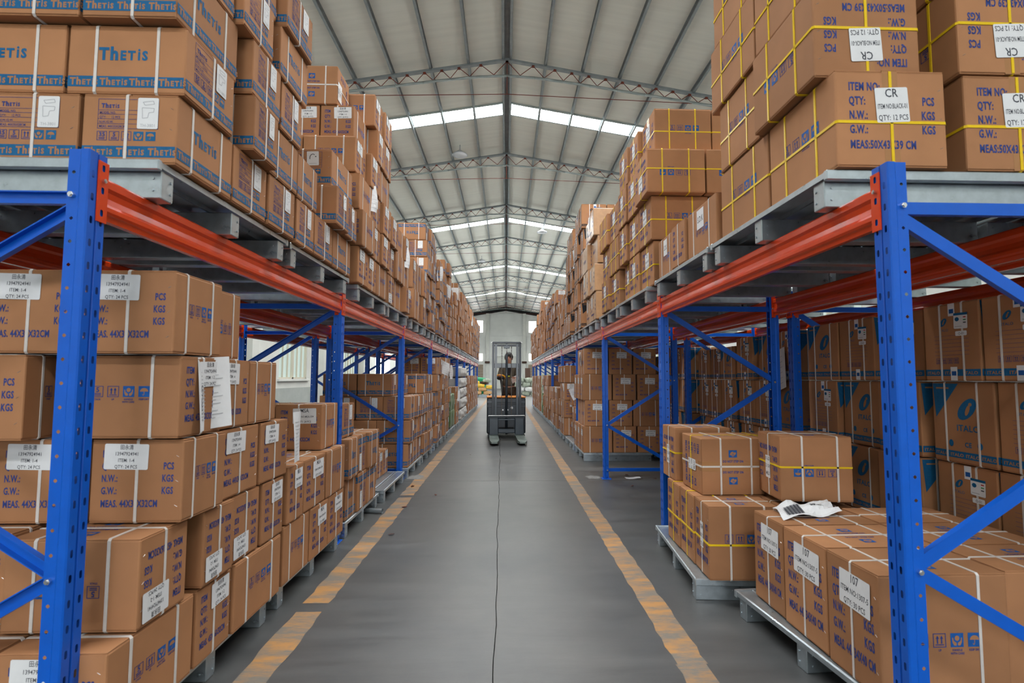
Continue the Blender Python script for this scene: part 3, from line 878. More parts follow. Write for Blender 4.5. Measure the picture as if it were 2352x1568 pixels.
# roof --------------------------------------------------------------
TR_Y = [13.72 + 6.0 * k for k in range(-7, 9)]
SKY_Y = [16.2 + 12 * k for k in range(-3, 4)]
SKY_W = 0.76
PURL = [0.13] + [1.06 + 1.0 * k for k in range(6)] + [7.3]
cuts = [HALL_Y0]
for y in SKY_Y: cuts += [y, y + SKY_W]
cuts.append(HALL_Y1)
mb = MB()
for k in range(0, len(cuts), 2):
    a, b = cuts[k], cuts[k + 1]
    if b <= a: continue
    for s in (-1, 1):
        n = max(1, int((b - a) / 1.0))
        p = [(0, a, RIDGE), (s * 7.6, a, roof_z(7.6)), (s * 7.6, b, roof_z(7.6)), (0, b, RIDGE)]
        mb.face(p if s > 0 else p[::-1])
        mb.face([(x, y, z + .12) for x, y, z in p])
for y in SKY_Y:
    for s in (-1, 1):
        for x0, x1 in ((0, .13), (6.06, 7.6)):
            p = [(s * x0, y, roof_z(x0)), (s * x1, y, roof_z(x1)), (s * x1, y + SKY_W, roof_z(x1)), (s * x0, y + SKY_W, roof_z(x0))]
            mb.face(p); mb.face([(x, yy, z + .12) for x, yy, z in p])
        for yy in (y, y + SKY_W):
            mb.face([(s * .13, yy, roof_z(.13)), (s * 6.06, yy, roof_z(6.06)), (s * 6.06, yy, roof_z(6.06) + .12), (s * .13, yy, roof_z(.13) + .12)])
ceiling = struct(build(mb, 'ceiling', 'roof'))
# translucent panes, one between each pair of purlins
for y in SKY_Y:
    for s in (-1, 1):
        for a, b in zip(PURL[:-2], PURL[1:-1]):
            b = min(b, 6.06)
            p = MB(); x0, x1 = s * (a + .03), s * (b - .03)
            q = [(x0, y + .02, roof_z(x0) + .10), (x1, y + .02, roof_z(x1) + .10), (x1, y + SKY_W - .02, roof_z(x1) + .10), (x0, y + SKY_W - .02, roof_z(x0) + .10)]
            p.face(q); p.face([(x, yy, z + .012) for x, yy, z in q][::-1])
            build(p, 'skylight_pane', 'pane', ceiling)
        t = MB()
        for yy in (y + SKY_W - .05, y - .01):
            t.extrude([(0, 0, 0), (0, .06, 0), (0, .06, .05), (0, 0, .05)], [(s * .13, yy, roof_z(.13) - .05), (s * 6.06, yy, roof_z(6.06) - .05)])
        build(t, 'skylight_trim', 'pipe', ceiling)
for i, x in enumerate(PURL):
    for s in (-1, 1):
        c = MB(); z = roof_z(x); xx = s * x; w = .06
        # C-section purlin: web plus two lips, running the length of the hall
        c.box(xx - .004, xx + .004, HALL_Y0, HALL_Y1, z - .15, z - .005)
        c.box(xx - (.06 if s > 0 else 0), xx + (.06 if s < 0 else 0), HALL_Y0, HALL_Y1, z - .154, z - .148)
        c.box(xx - (.06 if s > 0 else 0), xx + (.06 if s < 0 else 0), HALL_Y0, HALL_Y1, z - .012, z - .006)
        build(c, 'purlin', 'roofsteel', ceiling)
rc = MB(); rc.box(-.13, .13, HALL_Y0, HALL_Y1, RIDGE - .035, RIDGE - .03); build(rc, 'ridge_plate', 'roofsteel', ceiling)

# trusses -----------------------------------------------------------
def top_z(x): return 9.80 - SLOPE * abs(x)
def bot_z(x): return 9.356 - .150 * (math.sqrt(x * x + .64) - .8)
rod_me = None
def unit_rod():
    global rod_me
    if rod_me is None:
        mb = MB(); mb.tube((0, 0, 0), (0, 0, 1), 1.0, 6); rod_me = mb.mesh('web_rod', [M['rust']], True)
    return rod_me
def rod(a, b, r, name, parent, m=None):
    a, b = Vector(a), Vector(b); d = b - a
    o = obj(name, unit_rod(), parent)
    o.location = a; o.rotation_mode = 'QUATERNION'; o.rotation_quaternion = d.to_track_quat('Z', 'Y'); o.scale = (r, r, d.length)
    return o
for ti, y in enumerate(TR_Y):
    vis = ti - 6     # 1 = nearest truss in view
    if vis >= 1: lab = 'curved steel roof truss with red rods, %s from the camera' % ORD[vis]
    else: lab = 'steel roof truss overhead, %s behind the first one in view' % ORD[1 - vis]
    t = thing('roof_truss', lab, 'truss', (0, y, 0), 0, 'roof trusses')
    for s in (-1, 1):
        c = MB()
        c.extrude([(0, -.055, 0), (0, .055, 0), (0, .055, .02), (0, .012, .02), (0, .012, .085), (0, -.012, .085), (0, -.012, .02), (0, -.055, .02)], [(0, 0, top_z(0) - .04), (s * 7.4, 0, top_z(7.4) - .04)])
        build(c, 'top_chord', 'roofsteel', t)
    c = MB(); c.poly_tube([(x / 10 * 7.4, 0, bot_z(x / 10 * 7.4)) for x in range(-10, 11)], .035, 8); build(c, 'bottom_chord', 'pipe', t, smooth=True)
    if 1 <= vis <= 2:
        mk = lambda a, b: rod((a[0], 0, a[1]), (b[0], 0, b[1]), .0095, 'web_rod', t)
    else:
        web = MB(); mk = lambda a, b: web.tube((a[0], 0, a[1]), (b[0], 0, b[1]), .0095, 5)
    for s in (-1, 1):
        tops = [0, .70, 1.28] + [1.28 + .455 * k for k in range(1, 14)]
        for k in range(len(tops) - 1):
            x0, x1 = s * tops[k], s * tops[k + 1]; xm = (x0 + x1) / 2
            mk((x0, top_z(x0) - .04), (xm, bot_z(xm) + .03)); mk((xm, bot_z(xm) + .03), (x1, top_z(x1) - .04))
    if not (1 <= vis <= 2):
        build(web, 'web', 'rust', t)['kind'] = 'stuff'
    g = MB()
    for s in (-1, 1):
        for k in range(15):
            x = s * ([0, .70] + [1.28 + .455 * q for q in range(13)])[k]
            g.box(x - .035, x + .035, -.03, .03, top_z(x) - .075, top_z(x) - .04)
    build(g, 'gusset_plates', 'rust', t)['kind'] = 'stuff'
    rod((0, 0, 9.76), (0, 0, 8.85), .011, 'hanger_rod', t)
    rod((-7.3, 0, 8.62), (0, 0, 8.85), .010, 'tie_rod', t); rod((0, 0, 8.85), (7.3, 0, 8.62), .010, 'tie_rod', t)
# high-bay lamps hanging under the roof
for lab, x, y in (('round white high-bay lamp left of ridge, nearest the camera', -1.68, 18.7), ('round high-bay lamp right of ridge near second skylight', 1.95, 28.6), ('dark round high-bay lamp left of ridge beyond second skylight', -1.68, 36.2), ('farthest round high-bay lamp right of ridge', 1.75, 48)):
    z = roof_z(x)
    t = thing('high_bay_lamp', lab, 'lamp', (x, y, z - .42), 0, 'high-bay lamps')
    a = MB(); a.lathe([(.04, .16), (.09, .15), (.12, .11), (.22, .06), (.275, .015), (.28, 0), (.265, .0), (.20, .055), (.11, .10)], 28); build(a, 'reflector', 'lampmetal', t, smooth=True)
    a = MB(); a.lathe([(.0, .012), (.20, .015), (.252, .01), (.26, -.012), (.0, -.016)], 28); build(a, 'lens', 'lamplens', t, smooth=True)
    a = MB(); a.tube((0, 0, .15), (0, 0, .38), .012, 8); build(a, 'rod', 'roofsteel', t)

# ------------------------------------------------------------------ pallet racks
S_BAY, PY0, POST_W = 2.65, 1.71, .080
XL, XR, R_DEEP = -1.336, 1.283, 1.0
XL2, XR2 = -2.46, 2.395
POST_H, BEAM_TOP, BEAM_BOT = 2.048, 1.978, 1.840
HOLE0 = 1.972 - 26 * .075

def hole_strip(mb, P, w, n, pitch, z0, hw, hh, ztop, zbot=0.0, rnd_hole=True):
    """strip of sheet with a punched hole per pitch; P(s, z) -> point, s in 0..w"""
    z = zbot
    for k in range(n):
        zc = z0 + pitch * k
        a, b = zc - pitch / 2, zc + pitch / 2
        if k == 0: a = zbot
        if k == n - 1: b = ztop
        out = [(0, a), (w / 2, a), (w, a), (w, zc), (w, b), (w / 2, b), (0, b), (0, zc)]
        c = w / 2; q = .6 if rnd_hole else .85
        inn = [(c - hw * q, zc - hh * q), (c, zc - hh), (c + hw * q, zc - hh * q), (c + hw, zc), (c + hw * q, zc + hh * q), (c, zc + hh), (c - hw * q, zc + hh * q), (c - hw, zc)]
        i = len(mb.v)
        mb.raw([P(*p) for p in out] + [P(*p) for p in inn], [(j, (j + 1) % 8, 8 + (j + 1) % 8, 8 + j) for j in range(8)])
def post_mesh():
    mb = MB(); W = POST_W; n = 27; z0 = HOLE0
    f = .031      # width of each slotted face strip
    hole_strip(mb, lambda s, z: (0, .004 + s, z), f, n, .075, z0, .0055, .0125, POST_H, rnd_hole=False)
    hole_strip(mb, lambda s, z: (0, W - .004 - f + s, z), f, n, .075, z0 - .0375 + .0375, .0055, .0125, POST_H, rnd_hole=False)
    def strip(p, q):
        mb.raw([(p[0], p[1], 0), (q[0], q[1], 0), (q[0], q[1], POST_H), (p[0], p[1], POST_H)], [(0, 1, 2, 3)])
    # groove between the slot rows
    a, b = .004 + f, W - .004 - f
    strip((0, a), (.006, a + .003)); strip((.006, a + .003), (.006, b - .003)); strip((.006, b - .003), (0, b))
    for y, s in ((0, 1), (W, -1)):
        strip((0, y + s * .004), (.004, y)); strip((.004, y), (.026, y)); strip((.026, y), (.032, y + s * .005))
        hole_strip(mb, lambda t, z: (.032 + t, y + s * .005, z), .036, n, .075, z0, .0062, .0062, POST_H)
        strip((.068, y + s * .005), (.068, y + s * .017))
    return mb.mesh('post', [M['upright']])
POST_ME = post_mesh()
def c_brace(a, b, w=.042, d=.022):
    """C-channel brace between two points in the frame's plane (y constant)"""
    a, b = Vector(a), Vector(b); dr = (b - a).normalized(); up = Vector((0, 1, 0)).cross(dr).normalized(); n = Vector((0, 1, 0))
    mb = MB()
    prof = [up * w / 2, up * -w / 2, up * -w / 2 + n * d, up * (-w / 2 + .004) + n * d, up * (-w / 2 + .004) + n * .003, up * (w / 2 - .004) + n * .003, up * (w / 2 - .004) + n * d, up * w / 2 + n * d]
    mb.extrude([tuple(p) for p in prof], [a, b])
    return mb.mesh('brace', [M['upright']])
yb = .028
BRACES = [('horizontal_brace', c_brace((.05, yb, 1.897), (R_DEEP - .05, yb, 1.897))), ('diagonal_brace', c_brace((.05, yb, 1.872), (R_DEEP - .05, yb, 1.30))),
          ('diagonal_brace', c_brace((.05, yb, .697), (R_DEEP - .05, yb, 1.27))), ('diagonal_brace', c_brace((.05, yb, .697), (R_DEEP - .05, yb, .17))), ('horizontal_brace', c_brace((.05, yb, .115), (R_DEEP - .05, yb, .115)))]
bolt = MB()
bolt.tube((0, -.010, 0), (0, 0, 0), .0095, 6); bolt.tube((0, -.014, 0), (0, -.010, 0), .006, 8); BOLT_ME = bolt.mesh('bolt', [M['zinc']])
fp = MB(); fp.bbox(-.02, .10, -.03, POST_W + .03, 0, .006, .002); fp.tube((.085, -.015, .006), (.085, -.015, .018), .008, 6); FOOT_ME = fp.mesh('foot_plate', [M['upright']])

def upright_frame(side, xf, y, label, group):
    t = thing('rack_frame', label, 'rack frame', (xf, y if side > 0 else y + POST_W, 0), 0 if side > 0 else PI, group)
    p = obj('post', POST_ME, t); q = obj('post', POST_ME, t, (R_DEEP, POST_W, 0), PI)
    for nm, me in BRACES: obj(nm, me, t)
    yy = .005 if side > 0 else POST_W - .005
    for x in (.05, R_DEEP - .05):
        for z in (1.897, .697 if x < .5 else 1.285, .115):
            b = obj('bolt', BOLT_ME, t, (x, yy, z))
            if side < 0: b.rotation_euler = (0, 0, PI)
    for dx in (0, R_DEEP - .08): obj('foot_plate', FOOT_ME, t, (dx, 0, 0))
    return t

def beam_parts(sgn):
    """beam along +Y from y=0 to Lb; face towards the aisle at x=0, sgn = direction into the rack"""
    Lb = S_BAY - POST_W
    prof = [(0.004, BEAM_TOP), (0, BEAM_TOP - .006), (0, BEAM_TOP - .030), (.007, BEAM_TOP - .042), (.010, BEAM_TOP - .062), (.007, BEAM_TOP - .082), (0, BEAM_TOP - .094), (0, BEAM_BOT + .030), (.004, BEAM_BOT + .022), (.012, BEAM_BOT + .018), (.014, BEAM_BOT), (.036, BEAM_BOT), (.038, BEAM_BOT + .018), (.046, BEAM_BOT + .022), (.050, BEAM_BOT + .030), (.050, BEAM_TOP - .094), (.043, BEAM_TOP - .082), (.040, BEAM_TOP - .062), (.043, BEAM_TOP - .042), (.050, BEAM_TOP - .030), (.050, BEAM_TOP - .006), (.046, BEAM_TOP)]
    mb = MB(); mb.extrude([(sgn * x, 0, z) for x, z in prof], [(0, 0, 0), (0, Lb, 0)])
    tube = mb.mesh('beam', [M['orange']])
    con = []
    z0, z1 = 1.824, 2.026
    for end in (0, 1):
        mb = MB()
        y0 = -.043 if end == 0 else Lb + .004; w = .039
        P = lambda s, z: (-sgn * .0045, y0 + s, z)
        hole_strip(mb, P, w, 3, .075, z0 + .03, .0065, .0115, z1, z0, rnd_hole=False)
        for ya in (y0, y0 + w):
            mb.face([(-sgn * .0045, ya, z0), (-sgn * .0045, ya, z1), (-sgn * .0005, ya, z1), (-sgn * .0005, ya, z0)])
        for za in (z0, z1):
            mb.face([(-sgn * .0045, y0, za), (-sgn * .0045, y0 + w, za), (-sgn * .0005, y0 + w, za), (-sgn * .0005, y0, za)])
        yy = -.0042 if end == 0 else Lb + .0002
        xs = sorted((-sgn * .0045, sgn * .058)); mb.box(xs[0], xs[1], yy, yy + .004, z0, z1)
        con.append(mb.mesh('beam_connector', [M['orange']]))
    pin = MB(); pin.tube((-sgn * .0045, 0, 0), (-sgn * .012, 0, 0), .0075, 8); pin.tube((-sgn * .012, 0, 0), (-sgn * .014, 0, 0), .005, 8)
    return tube, con, pin.mesh('locking_pin', [M['zinc']])
BP = {1: beam_parts(1), -1: beam_parts(-1)}
def beam(side, x, y, label, group, pins=True):
    """side: direction (+1/-1 in X) from the visible face into the rack"""
    tube, con, pin = BP[side]
    o = obj('rack_beam', tube, None, (x, y, 0)); tag(o, label, 'beam', group)
    for c in con: obj('beam_connector', c, o)
    if pins:
        obj('locking_pin', pin, o, (0, -.022, 1.962)); obj('locking_pin', pin, o, (0, S_BAY - POST_W + .022, 1.962))
    return o
sides = {-1: 'left', 1: 'right'}
NB = 9
for side, xa, xb in ((-1, XL, XL2), (1, XR, XR2)):
    for k in range(NB + 1):
        upright_frame(side, xa, PY0 + S_BAY * k, 'blue rack upright frame, %s from the camera on the %s aisle edge' % (ORD[k + 1], sides[side]), 'rack frames along the aisle')
    for k in range(0, NB + 1):
        upright_frame(side, xb, PY0 + S_BAY * k, 'blue upright frame in the rear rack row, %s from camera, %s side' % (ORD[k + 1], sides[side]), 'rear row rack frames')
    for k in range(NB):
        y = PY0 + POST_W + S_BAY * k
        beam(side, xa, y, 'orange rack beam over bay %s on the %s aisle edge' % (ORD[k + 1], sides[side]), 'orange beams along the aisle')
        beam(-side, xa + side * R_DEEP, y, 'orange rear beam of aisle rack, bay %s on the %s' % (ORD[k + 1], sides[side]), 'rear beams of the aisle racks', pins=False)
        if k < 7:
            beam(side, xb, y, 'orange front beam of rear rack row, bay %s on the %s' % (ORD[k + 1], sides[side]), 'beams of the rear rack rows', pins=False)
            beam(-side, xb + side * R_DEEP, y, 'orange back beam of rear rack row, bay %s on the %s' % (ORD[k + 1], sides[side]), 'back beams of the rear rack rows', pins=False)

# ------------------------------------------------------------------ galvanised pallets
PAL_L, PAL_D, PAL_H = 1.16, 1.10, .135
def pallet_proto():
    """local x = along the aisle (Y in the hall), y = depth, z up; origin at the base centre"""
    parts = []
    n = 9; w = PAL_D / n
    mb = MB()
    hw = w / 2 - .003
    prof = [(0, -hw, 0), (0, -hw, .022), (0, -hw + .006, .027), (0, -hw + .018, .027), (0, -hw + .022, .022), (0, hw - .022, .022), (0, hw - .018, .027), (0, hw - .006, .027), (0, hw, .022), (0, hw, 0), (0, hw - .003, 0), (0, hw - .003, .019), (0, -hw + .003, .019), (0, -hw + .003, 0)]
    mb.extrude(prof, [(-PAL_L / 2 + .012, 0, 0), (PAL_L / 2 - .012, 0, 0)])
    slat = mb.mesh('deck_slat', [M['galv']])
    for k in range(n): parts.append(('deck_slat', slat, (0, -PAL_D / 2 + w * (k + .5), PAL_H - .028)))
    rb = MB()
    rb.bbox(-.036, .036, -PAL_D / 2 + .012, PAL_D / 2 - .012, 0, PAL_H - .030, .003)
    for s in (-1, 1):
        y = s * (PAL_D / 2 - .0115)
        for z in (.03, .075): rb.tube((.018, y, z), (.018, y + s * .004, z), .005, 6); rb.tube((-.036, y - s * .03, z), (-.040, y - s * .03, z), .005, 6)
    runner = rb.mesh('runner', [M['galv']])
    for x in (-PAL_L / 2 + .075, 0, PAL_L / 2 - .075): parts.append(('runner', runner, (x, 0, 0)))
    eb = MB(); eb.bbox(-.012, .012, -PAL_D / 2, PAL_D / 2, 0, .040, .004); edge = eb.mesh('edge_channel', [M['galv']])
    for x in (-PAL_L / 2 + .012, PAL_L / 2 - .012): parts.append(('edge_channel', edge, (x, 0, PAL_H - .040)))
    return parts
PAL = pallet_proto()
def pallet(side, xf, y0, z, label, group, rot=0.0):
    t = thing('steel_pallet', label, 'pallet', (side * (abs(xf) + PAL_D / 2), y0 + PAL_L / 2, z), PI / 2 + rot, group)
    for nm, me, loc in PAL: obj(nm, me, t, loc)
    return t
def bay_y(k, half): return PY0 + POST_W + S_BAY * k + (.155 if half == 0 else 1.36) - (.03 if k else 0)
DECK = BEAM_TOP + PAL_H
for side, xf in ((-1, -1.27), (1, 1.22)):
    for k in range(NB):
        for h in (0, 1):
            n = 2 * k + h + 1
            pallet(side, xf, bay_y(k, h), BEAM_TOP + .001, 'galvanised steel pallet on the %s orange beams, %s from camera' % (sides[side], ORD[n] if n < 21 else n), 'pallets on the beams', rnd.uniform(-.008, .008))
    for k in range(5):
        for h in (0, 1):
            n = 2 * k + h + 1
            pallet(side, abs(XL2 if side < 0 else XR2) - .05, bay_y(k, h), BEAM_TOP, 'steel pallet on the %s rear rack row, %s from camera' % (sides[side], ORD[n]), 'pallets on the rear rack rows')
# ------------------------------------------------------------------ stacks of cartons
ZL = [.136, .452, .768, 1.084, 1.40]
hL = .316
# lower left, first pallet
pallet(-1, -1.28, 1.90, 0, 'galvanised floor pallet under the nearest left carton stack', 'pallets on the floor')
w = (-1, 'floor', 1)
row(-1, -1.25, ZL[0], hL, [(1.78, 2.262, 'G', 'a', 0, 0, 2), (2.27, 2.556, 'B', 'b'), (2.565, 3.08, 'B', 'a')], w, 1)
row(-1, -1.25, ZL[1], hL, [(1.90, 2.185, 'B', 'b', 1, .0), (2.275, 2.53, 'B', 'b', 1, .01), (2.535, 2.82, 'B', 'b', 1), (2.83, 3.10, 'B', 'b')], w, 2)
row(-1, -1.25, ZL[2], hL, [(2.08, 2.39, 'G', 'a', 0, .03, 2), (2.395, 2.775, 'G', 'b'), (2.785, 3.13, 'G', 'b')], w, 3)
row(-1, -1.25, ZL[3], hL, [(2.05, 2.36, 'B', 'b', 0, .02), (2.37, 2.65, 'G', 'b'), (2.655, 2.97, 'G', 'a')], w, 4)
row(-1, -1.25, ZL[4], hL, [(2.0, 2.335, 'G', 'a', 0, .02, 2), (2.34, 2.645, 'G', 'a', 1, -.05, 2)], w, 5)
for lay, z in ((2, ZL[1]), (4, ZL[3])):
    row(-1, -1.25 - .47, z, hL, [(2.03 - .05, 2.36 - .05, 'G', 'a', 0, -.02)], w[:2] + ('1b',), lay, 5)
# lower left, second pallet
pallet(-1, -1.28, 3.13, 0, 'galvanised floor pallet under the lettered-sticker cartons', 'pallets on the floor')
w = (-1, 'floor', 2)
row(-1, -1.25, ZL[0], .335, [(3.12, 3.525, 'B', 'a'), (3.53, 3.88, 'M', 'b'), (3.885, 4.245, 'M', 'b')], w, 1)
row(-1, -1.25, ZL[0] + .335, .33, [(3.145, 3.39, 'M', 'b'), (3.395, 3.80, 'M', 'b', 0, 0, 2), (3.81, 4.24, 'B', 'a', 0, 0, 2)], w, 2)
row(-1, -1.30, ZL[0] + .665, .325, [(3.86, 4.22, 'M', 'a', 0, 0, 2)], w, 3)
# lower left, third pallet: mixed banded cartons, some upside down
pallet(-1, -1.30, 4.47, 0, 'galvanised floor pallet just behind the second left post', 'pallets on the floor')
w = (-1, 'floor', 3)
row(-1, -1.29, ZL[0], .335, [(4.50, 4.80, 'T', 'a', 0, -.02), (4.81, 5.10, 'T', 'b', 1), (5.11, 5.45, 'T', 'a', 1, 0, 2)], w, 1)
row(-1, -1.29, ZL[0] + .335, .335, [(4.48, 4.76, 'T', 'a', 0, 0, 3), (4.77, 5.06, 'T', 'b', 1, 0, 2), (5.07, 5.46, 'T', 'a', 1, .02, 3)], w, 2)
row(-1, -1.36, ZL[0] + .67, .29, [(4.5, 4.86, 'T', 'b', 0, 0, 2)], w, 3)
pallet(-1, -1.27, 5.73, 0, 'galvanised floor pallet with bare front deck before the third left post', 'pallets on the floor')
w = (-1, 'floor', 4)
row(-1, -1.48, ZL[0], .30, [(5.75, 6.03, 'B', 'b', 0, .05), (6.04, 6.30, 'B', 'b'), (6.31, 6.58, 'B', 'b'), (6.59, 6.86, 'B', 'b')], w, 1)
LL = [(5, 7.10, 'T', 1.07, .31), (6, 8.33, 'T', 1.40, .31), (7, 9.75, 'TB', 1.60, .31), (8, 10.98, 'BG', 1.62, .32), (10, 13.63, 'B', 1.05, .315), (13, 17.7, 'BG', 1.3, .315), (14, 18.93, 'G', 1.5, .315), (15, 20.35, 'G', 1.4, .315), (16, 21.58, 'B', 1.5, .315), (17, 23.0, 'B', 1.5, .315)]
for n, y, codes, zt, hh in LL:
    pallet(-1, -1.27, y, 0, 'galvanised floor pallet on the left, %s from camera' % ORD[n], 'pallets on the floor')
    auto_stack(-1, -1.27, y + .01, y + 1.15, ZL[0], zt, list(codes), (-1, 'floor', n), 100 + n, 2 if n < 6 else 1, hh, topdeep=2 if n < 6 else 1)
row(-1, -1.52, ZL[0] + .93 + .001, .30, [(7.14, 7.50, 'T', 'b', 0, 0, 2), (7.72, 8.07, 'T', 'b', 0, .06, 2)], (-1, 'floor', 5), 4)
# lower right
RROT = .03
w = (1, 'floor', 1)
pallet(1, 1.335, 1.93, 0, 'galvanised floor pallet skewed under the number-sticker cartons', 'pallets on the floor', .085)
for k, (a, b) in enumerate(((1.985, 2.295), (2.31, 2.65), (2.665, 2.965))):
    for c in range(2):
        plan('D', 1.372 + .255 + c * .515 - .03 * k * 0, (a + b) / 2 + .03 * c, PAL_H + .002, RROT * .6, (.50, b - a, .452), 0, w + (c,), 1, k + 1)
w = (1, 'floor', 2)
pallet(1, 1.165, 3.15, 0, 'galvanised floor pallet skewed towards the aisle beside second right post', 'pallets on the floor', -.075)
for k, (a, b, code) in enumerate(((3.15, 3.42, 'W'), (3.43, 3.74, 'c'), (3.75, 4.06, 'c'))):
    for c in range(2):
        K = KINDS[code]
        plan(code, 1.205 + K['L'] / 2 + c * (K['L'] + .02) + .01 * k, (a + b) / 2, PAL_H + .002, -.05, (K['L'], b - a, .425), 0, w + (c,), 1, k + 1)
z2 = PAL_H + .43
plan('W', 1.475, 3.83, z2, 0, (.41, .36, .38), 0, w + (0,), 2, 1, tip=True)
plan('W', 1.455, 4.08, z2, -.02, (.41, .33, .385), 1, w + (0,), 2, 2)
plan('c', 1.93, 3.95, z2 - .04, .0, (.42, .36, .37), 0, w + (1,), 2, 4)
plan('W', 1.835, 3.27, .60, -.10, (.41, .35, .375), 1, w + (1,), 2, 3)
# lower right, third bay: tidy stack seen end on
w = (1, 'floor', 3)
pallet(1, 1.233, 8.47, 0, 'galvanised floor pallet under the tidy square stack on the right', 'pallets on the floor')
for lay, pat in enumerate(('abb', 'bba', 'abb', 'bbb')):
    x = 1.235 + (.02 if lay % 2 else 0)
    for i, f in enumerate(pat):
        K = KINDS['F']; wx = K['L'] if f == 'a' else K['W'] + .015
        y = 8.49
        for j in range(3 if i == 0 else 1):
            dy = K['W'] if f == 'a' else K['L']
            if j: dy = .37
            if y + dy > 9.66: break
            plan('F', x + wx / 2, y + dy / 2, PAL_H + .002 + lay * .413, 0 if f == 'a' else PI / 2, (K['L'], K['W'], .411) if j == 0 else ((K['L'], dy - .01, .411) if f == 'a' else (dy - .01, K['W'], .411)), 0, w + (j,), lay + 1, i + 1)
            y += dy + .006
        x += wx + .012
RL = [(4, 9.75, 'G', 1.10, .315), (5, 10.98, 'FG', 1.40, .36), (6, 12.4, 'G', 1.15, .315), (7, 13.63, 'BG', 1.15, .315), (8, 15.05, 'G', 1.45, .315), (9, 16.28, 'B', 1.45, .315), (11, 18.93, 'G', 1.45, .315), (12, 20.35, 'B', 1.45, .315), (13, 21.58, 'G', 1.3, .315), (14, 23.0, 'G', 1.5, .315)]
for n, y, codes, zt, hh in RL:
    pallet(1, 1.22, y, 0, 'galvanised floor pallet on the right, %s from camera' % ORD[n], 'pallets on the floor')
    auto_stack(1, 1.215 + (.12 if n == 4 else 0), y + .01, y + 1.15, ZL[0], zt, list(codes), (1, 'floor', n), 200 + n, 1, hh)
# rear rack row on the right: emblem cartons
for k in range(6):
    y = 1.90 + 1.225 * k + (.12 if k > 1 else 0) + (.20 if k > 3 else 0)
    pallet(1, 2.48, y, 0, 'floor pallet under emblem cartons in the right rear rack, %s from camera' % ORD[k + 1], 'pallets in the rear rack')
    r = random.Random(300 + k)
    z = PAL_H + .001
    for lay, h in enumerate((.26, .45, .455, .44)):
        if k >= 3 and lay == 3 and k % 2: h = .37
        items = []; yy = y + .005
        pat = r.choice(['abb', 'bab', 'bba', 'bbb'])
        tot = sum(.40 if f == 'a' else .37 for f in pat)
        for f in pat:
            ww = (.40 if f == 'a' else .37) * 1.17 / tot
            items.append((yy, yy + ww, 'E', f, 0, r.uniform(-.03, .03), 1)); yy += ww
        row(1, 2.50, z, h, items, (1, 'rear', k + 1), lay + 1)
        z += h

# upper left, first two pallets ---------------------------------------
hT = .277; ZT = [DECK + .001 + hT * k for k in range(7)]
w = (-1, 'upper', 1)
row(-1, -1.25, ZT[0], hT, [(2.0, 2.42, 'T', 'a', 0, 0, 3), (2.425, 2.775, 'T', 'b'), (2.78, 3.13, 'T', 'b')], w, 1)
row(-1, -1.25, ZT[1], hT, [(2.01, 2.385, 'T', 'b', 0, .01, 2), (2.50, 2.77, 'T', 'b', 0, .05), (2.775, 3.145, 'T', 'a')], w, 2)
row(-1, -1.25, ZT[2], hT, [(1.97, 2.43, 'T', 'a', 0, 0, 3), (2.50, 2.82, 'T', 'b', 0, .03), (2.86, 3.155, 'T', 'b', 0, .02)], w, 3)
row(-1, -1.25, ZT[3], hT, [(1.98, 2.39, 'T', 'b', 0, 0, 2), (2.40, 2.72, 'T', 'b', 0, .03), (2.80, 3.2, 'T', 'a', 0, .03)], w, 4)
row(-1, -1.25, ZT[4], hT, [(2.40, 2.80, 'T', 'a'), (2.82, 3.2, 'T', 'b', 0, .05)], w, 5)
w = (-1, 'upper', 2)
row(-1, -1.25, ZT[0], hT, [(3.16, 3.46, 'T', 'b'), (3.465, 3.83, 'T', 'b'), (3.84, 4.28, 'T', 'a')], w, 1)
row(-1, -1.25, ZT[1], hT, [(3.16, 3.50, 'T', 'a'), (3.70, 4.0, 't', 'b', 0, .06), (4.005, 4.31, 't', 'b', 0, .03)], w, 2)
row(-1, -1.25, ZT[2], hT, [(3.74, 4.26, 't', 'a', 0, 0, 2)], w, 3)
w = (-1, 'upper', 3)
ZG = [DECK + .001 + .315 * k for k in range(7)]
row(-1, -1.25, ZG[0], .315, [(4.47, 4.80, 'G', 'b', 0, 0, 2), (4.81, 5.14, 'G', 'b'), (5.15, 5.60, 'G', 'a')], w, 1)
row(-1, -1.25, ZG[1], .315, [(4.47, 4.90, 'G', 'a', 0, .04, 2), (4.91, 5.24, 'G', 'b'), (5.25, 5.60, 'G', 'b', 0, .02)], w, 2)
row(-1, -1.25, ZG[2], .315, [(4.47, 4.92, 'G', 'a', 0, .0, 2), (4.93, 5.25, 'G', 'b'), (5.26, 5.60, 'G', 'b', 0, .03)], w, 3)
row(-1, -1.25, ZG[3], .315, [(4.45, 4.79, 'G', 'b', 0, -.03, 2), (4.80, 5.14, 'G', 'b', 0, .01), (5.15, 5.60, 'G', 'a')], w, 4)
row(-1, -1.25, ZG[4], .315, [(4.55, 4.99, 'B', 'a', 0, -.08, 2), (5.0, 5.28, 'G', 'b', 0, .02), (5.29, 5.60, 'G', 'b', 0, .02)], w, 5)
plan('G', -1.70, 4.88, ZG[5] + .004, 0, (.44, .34, .34), 0, w + (1,), 6, 1, tip=True)
row(-1, -1.25, ZG[5], .315, [(4.93, 5.26, 'G', 'b', 0, .0), (5.27, 5.58, 'G', 'b', 0, .02)], w, 6, 2)
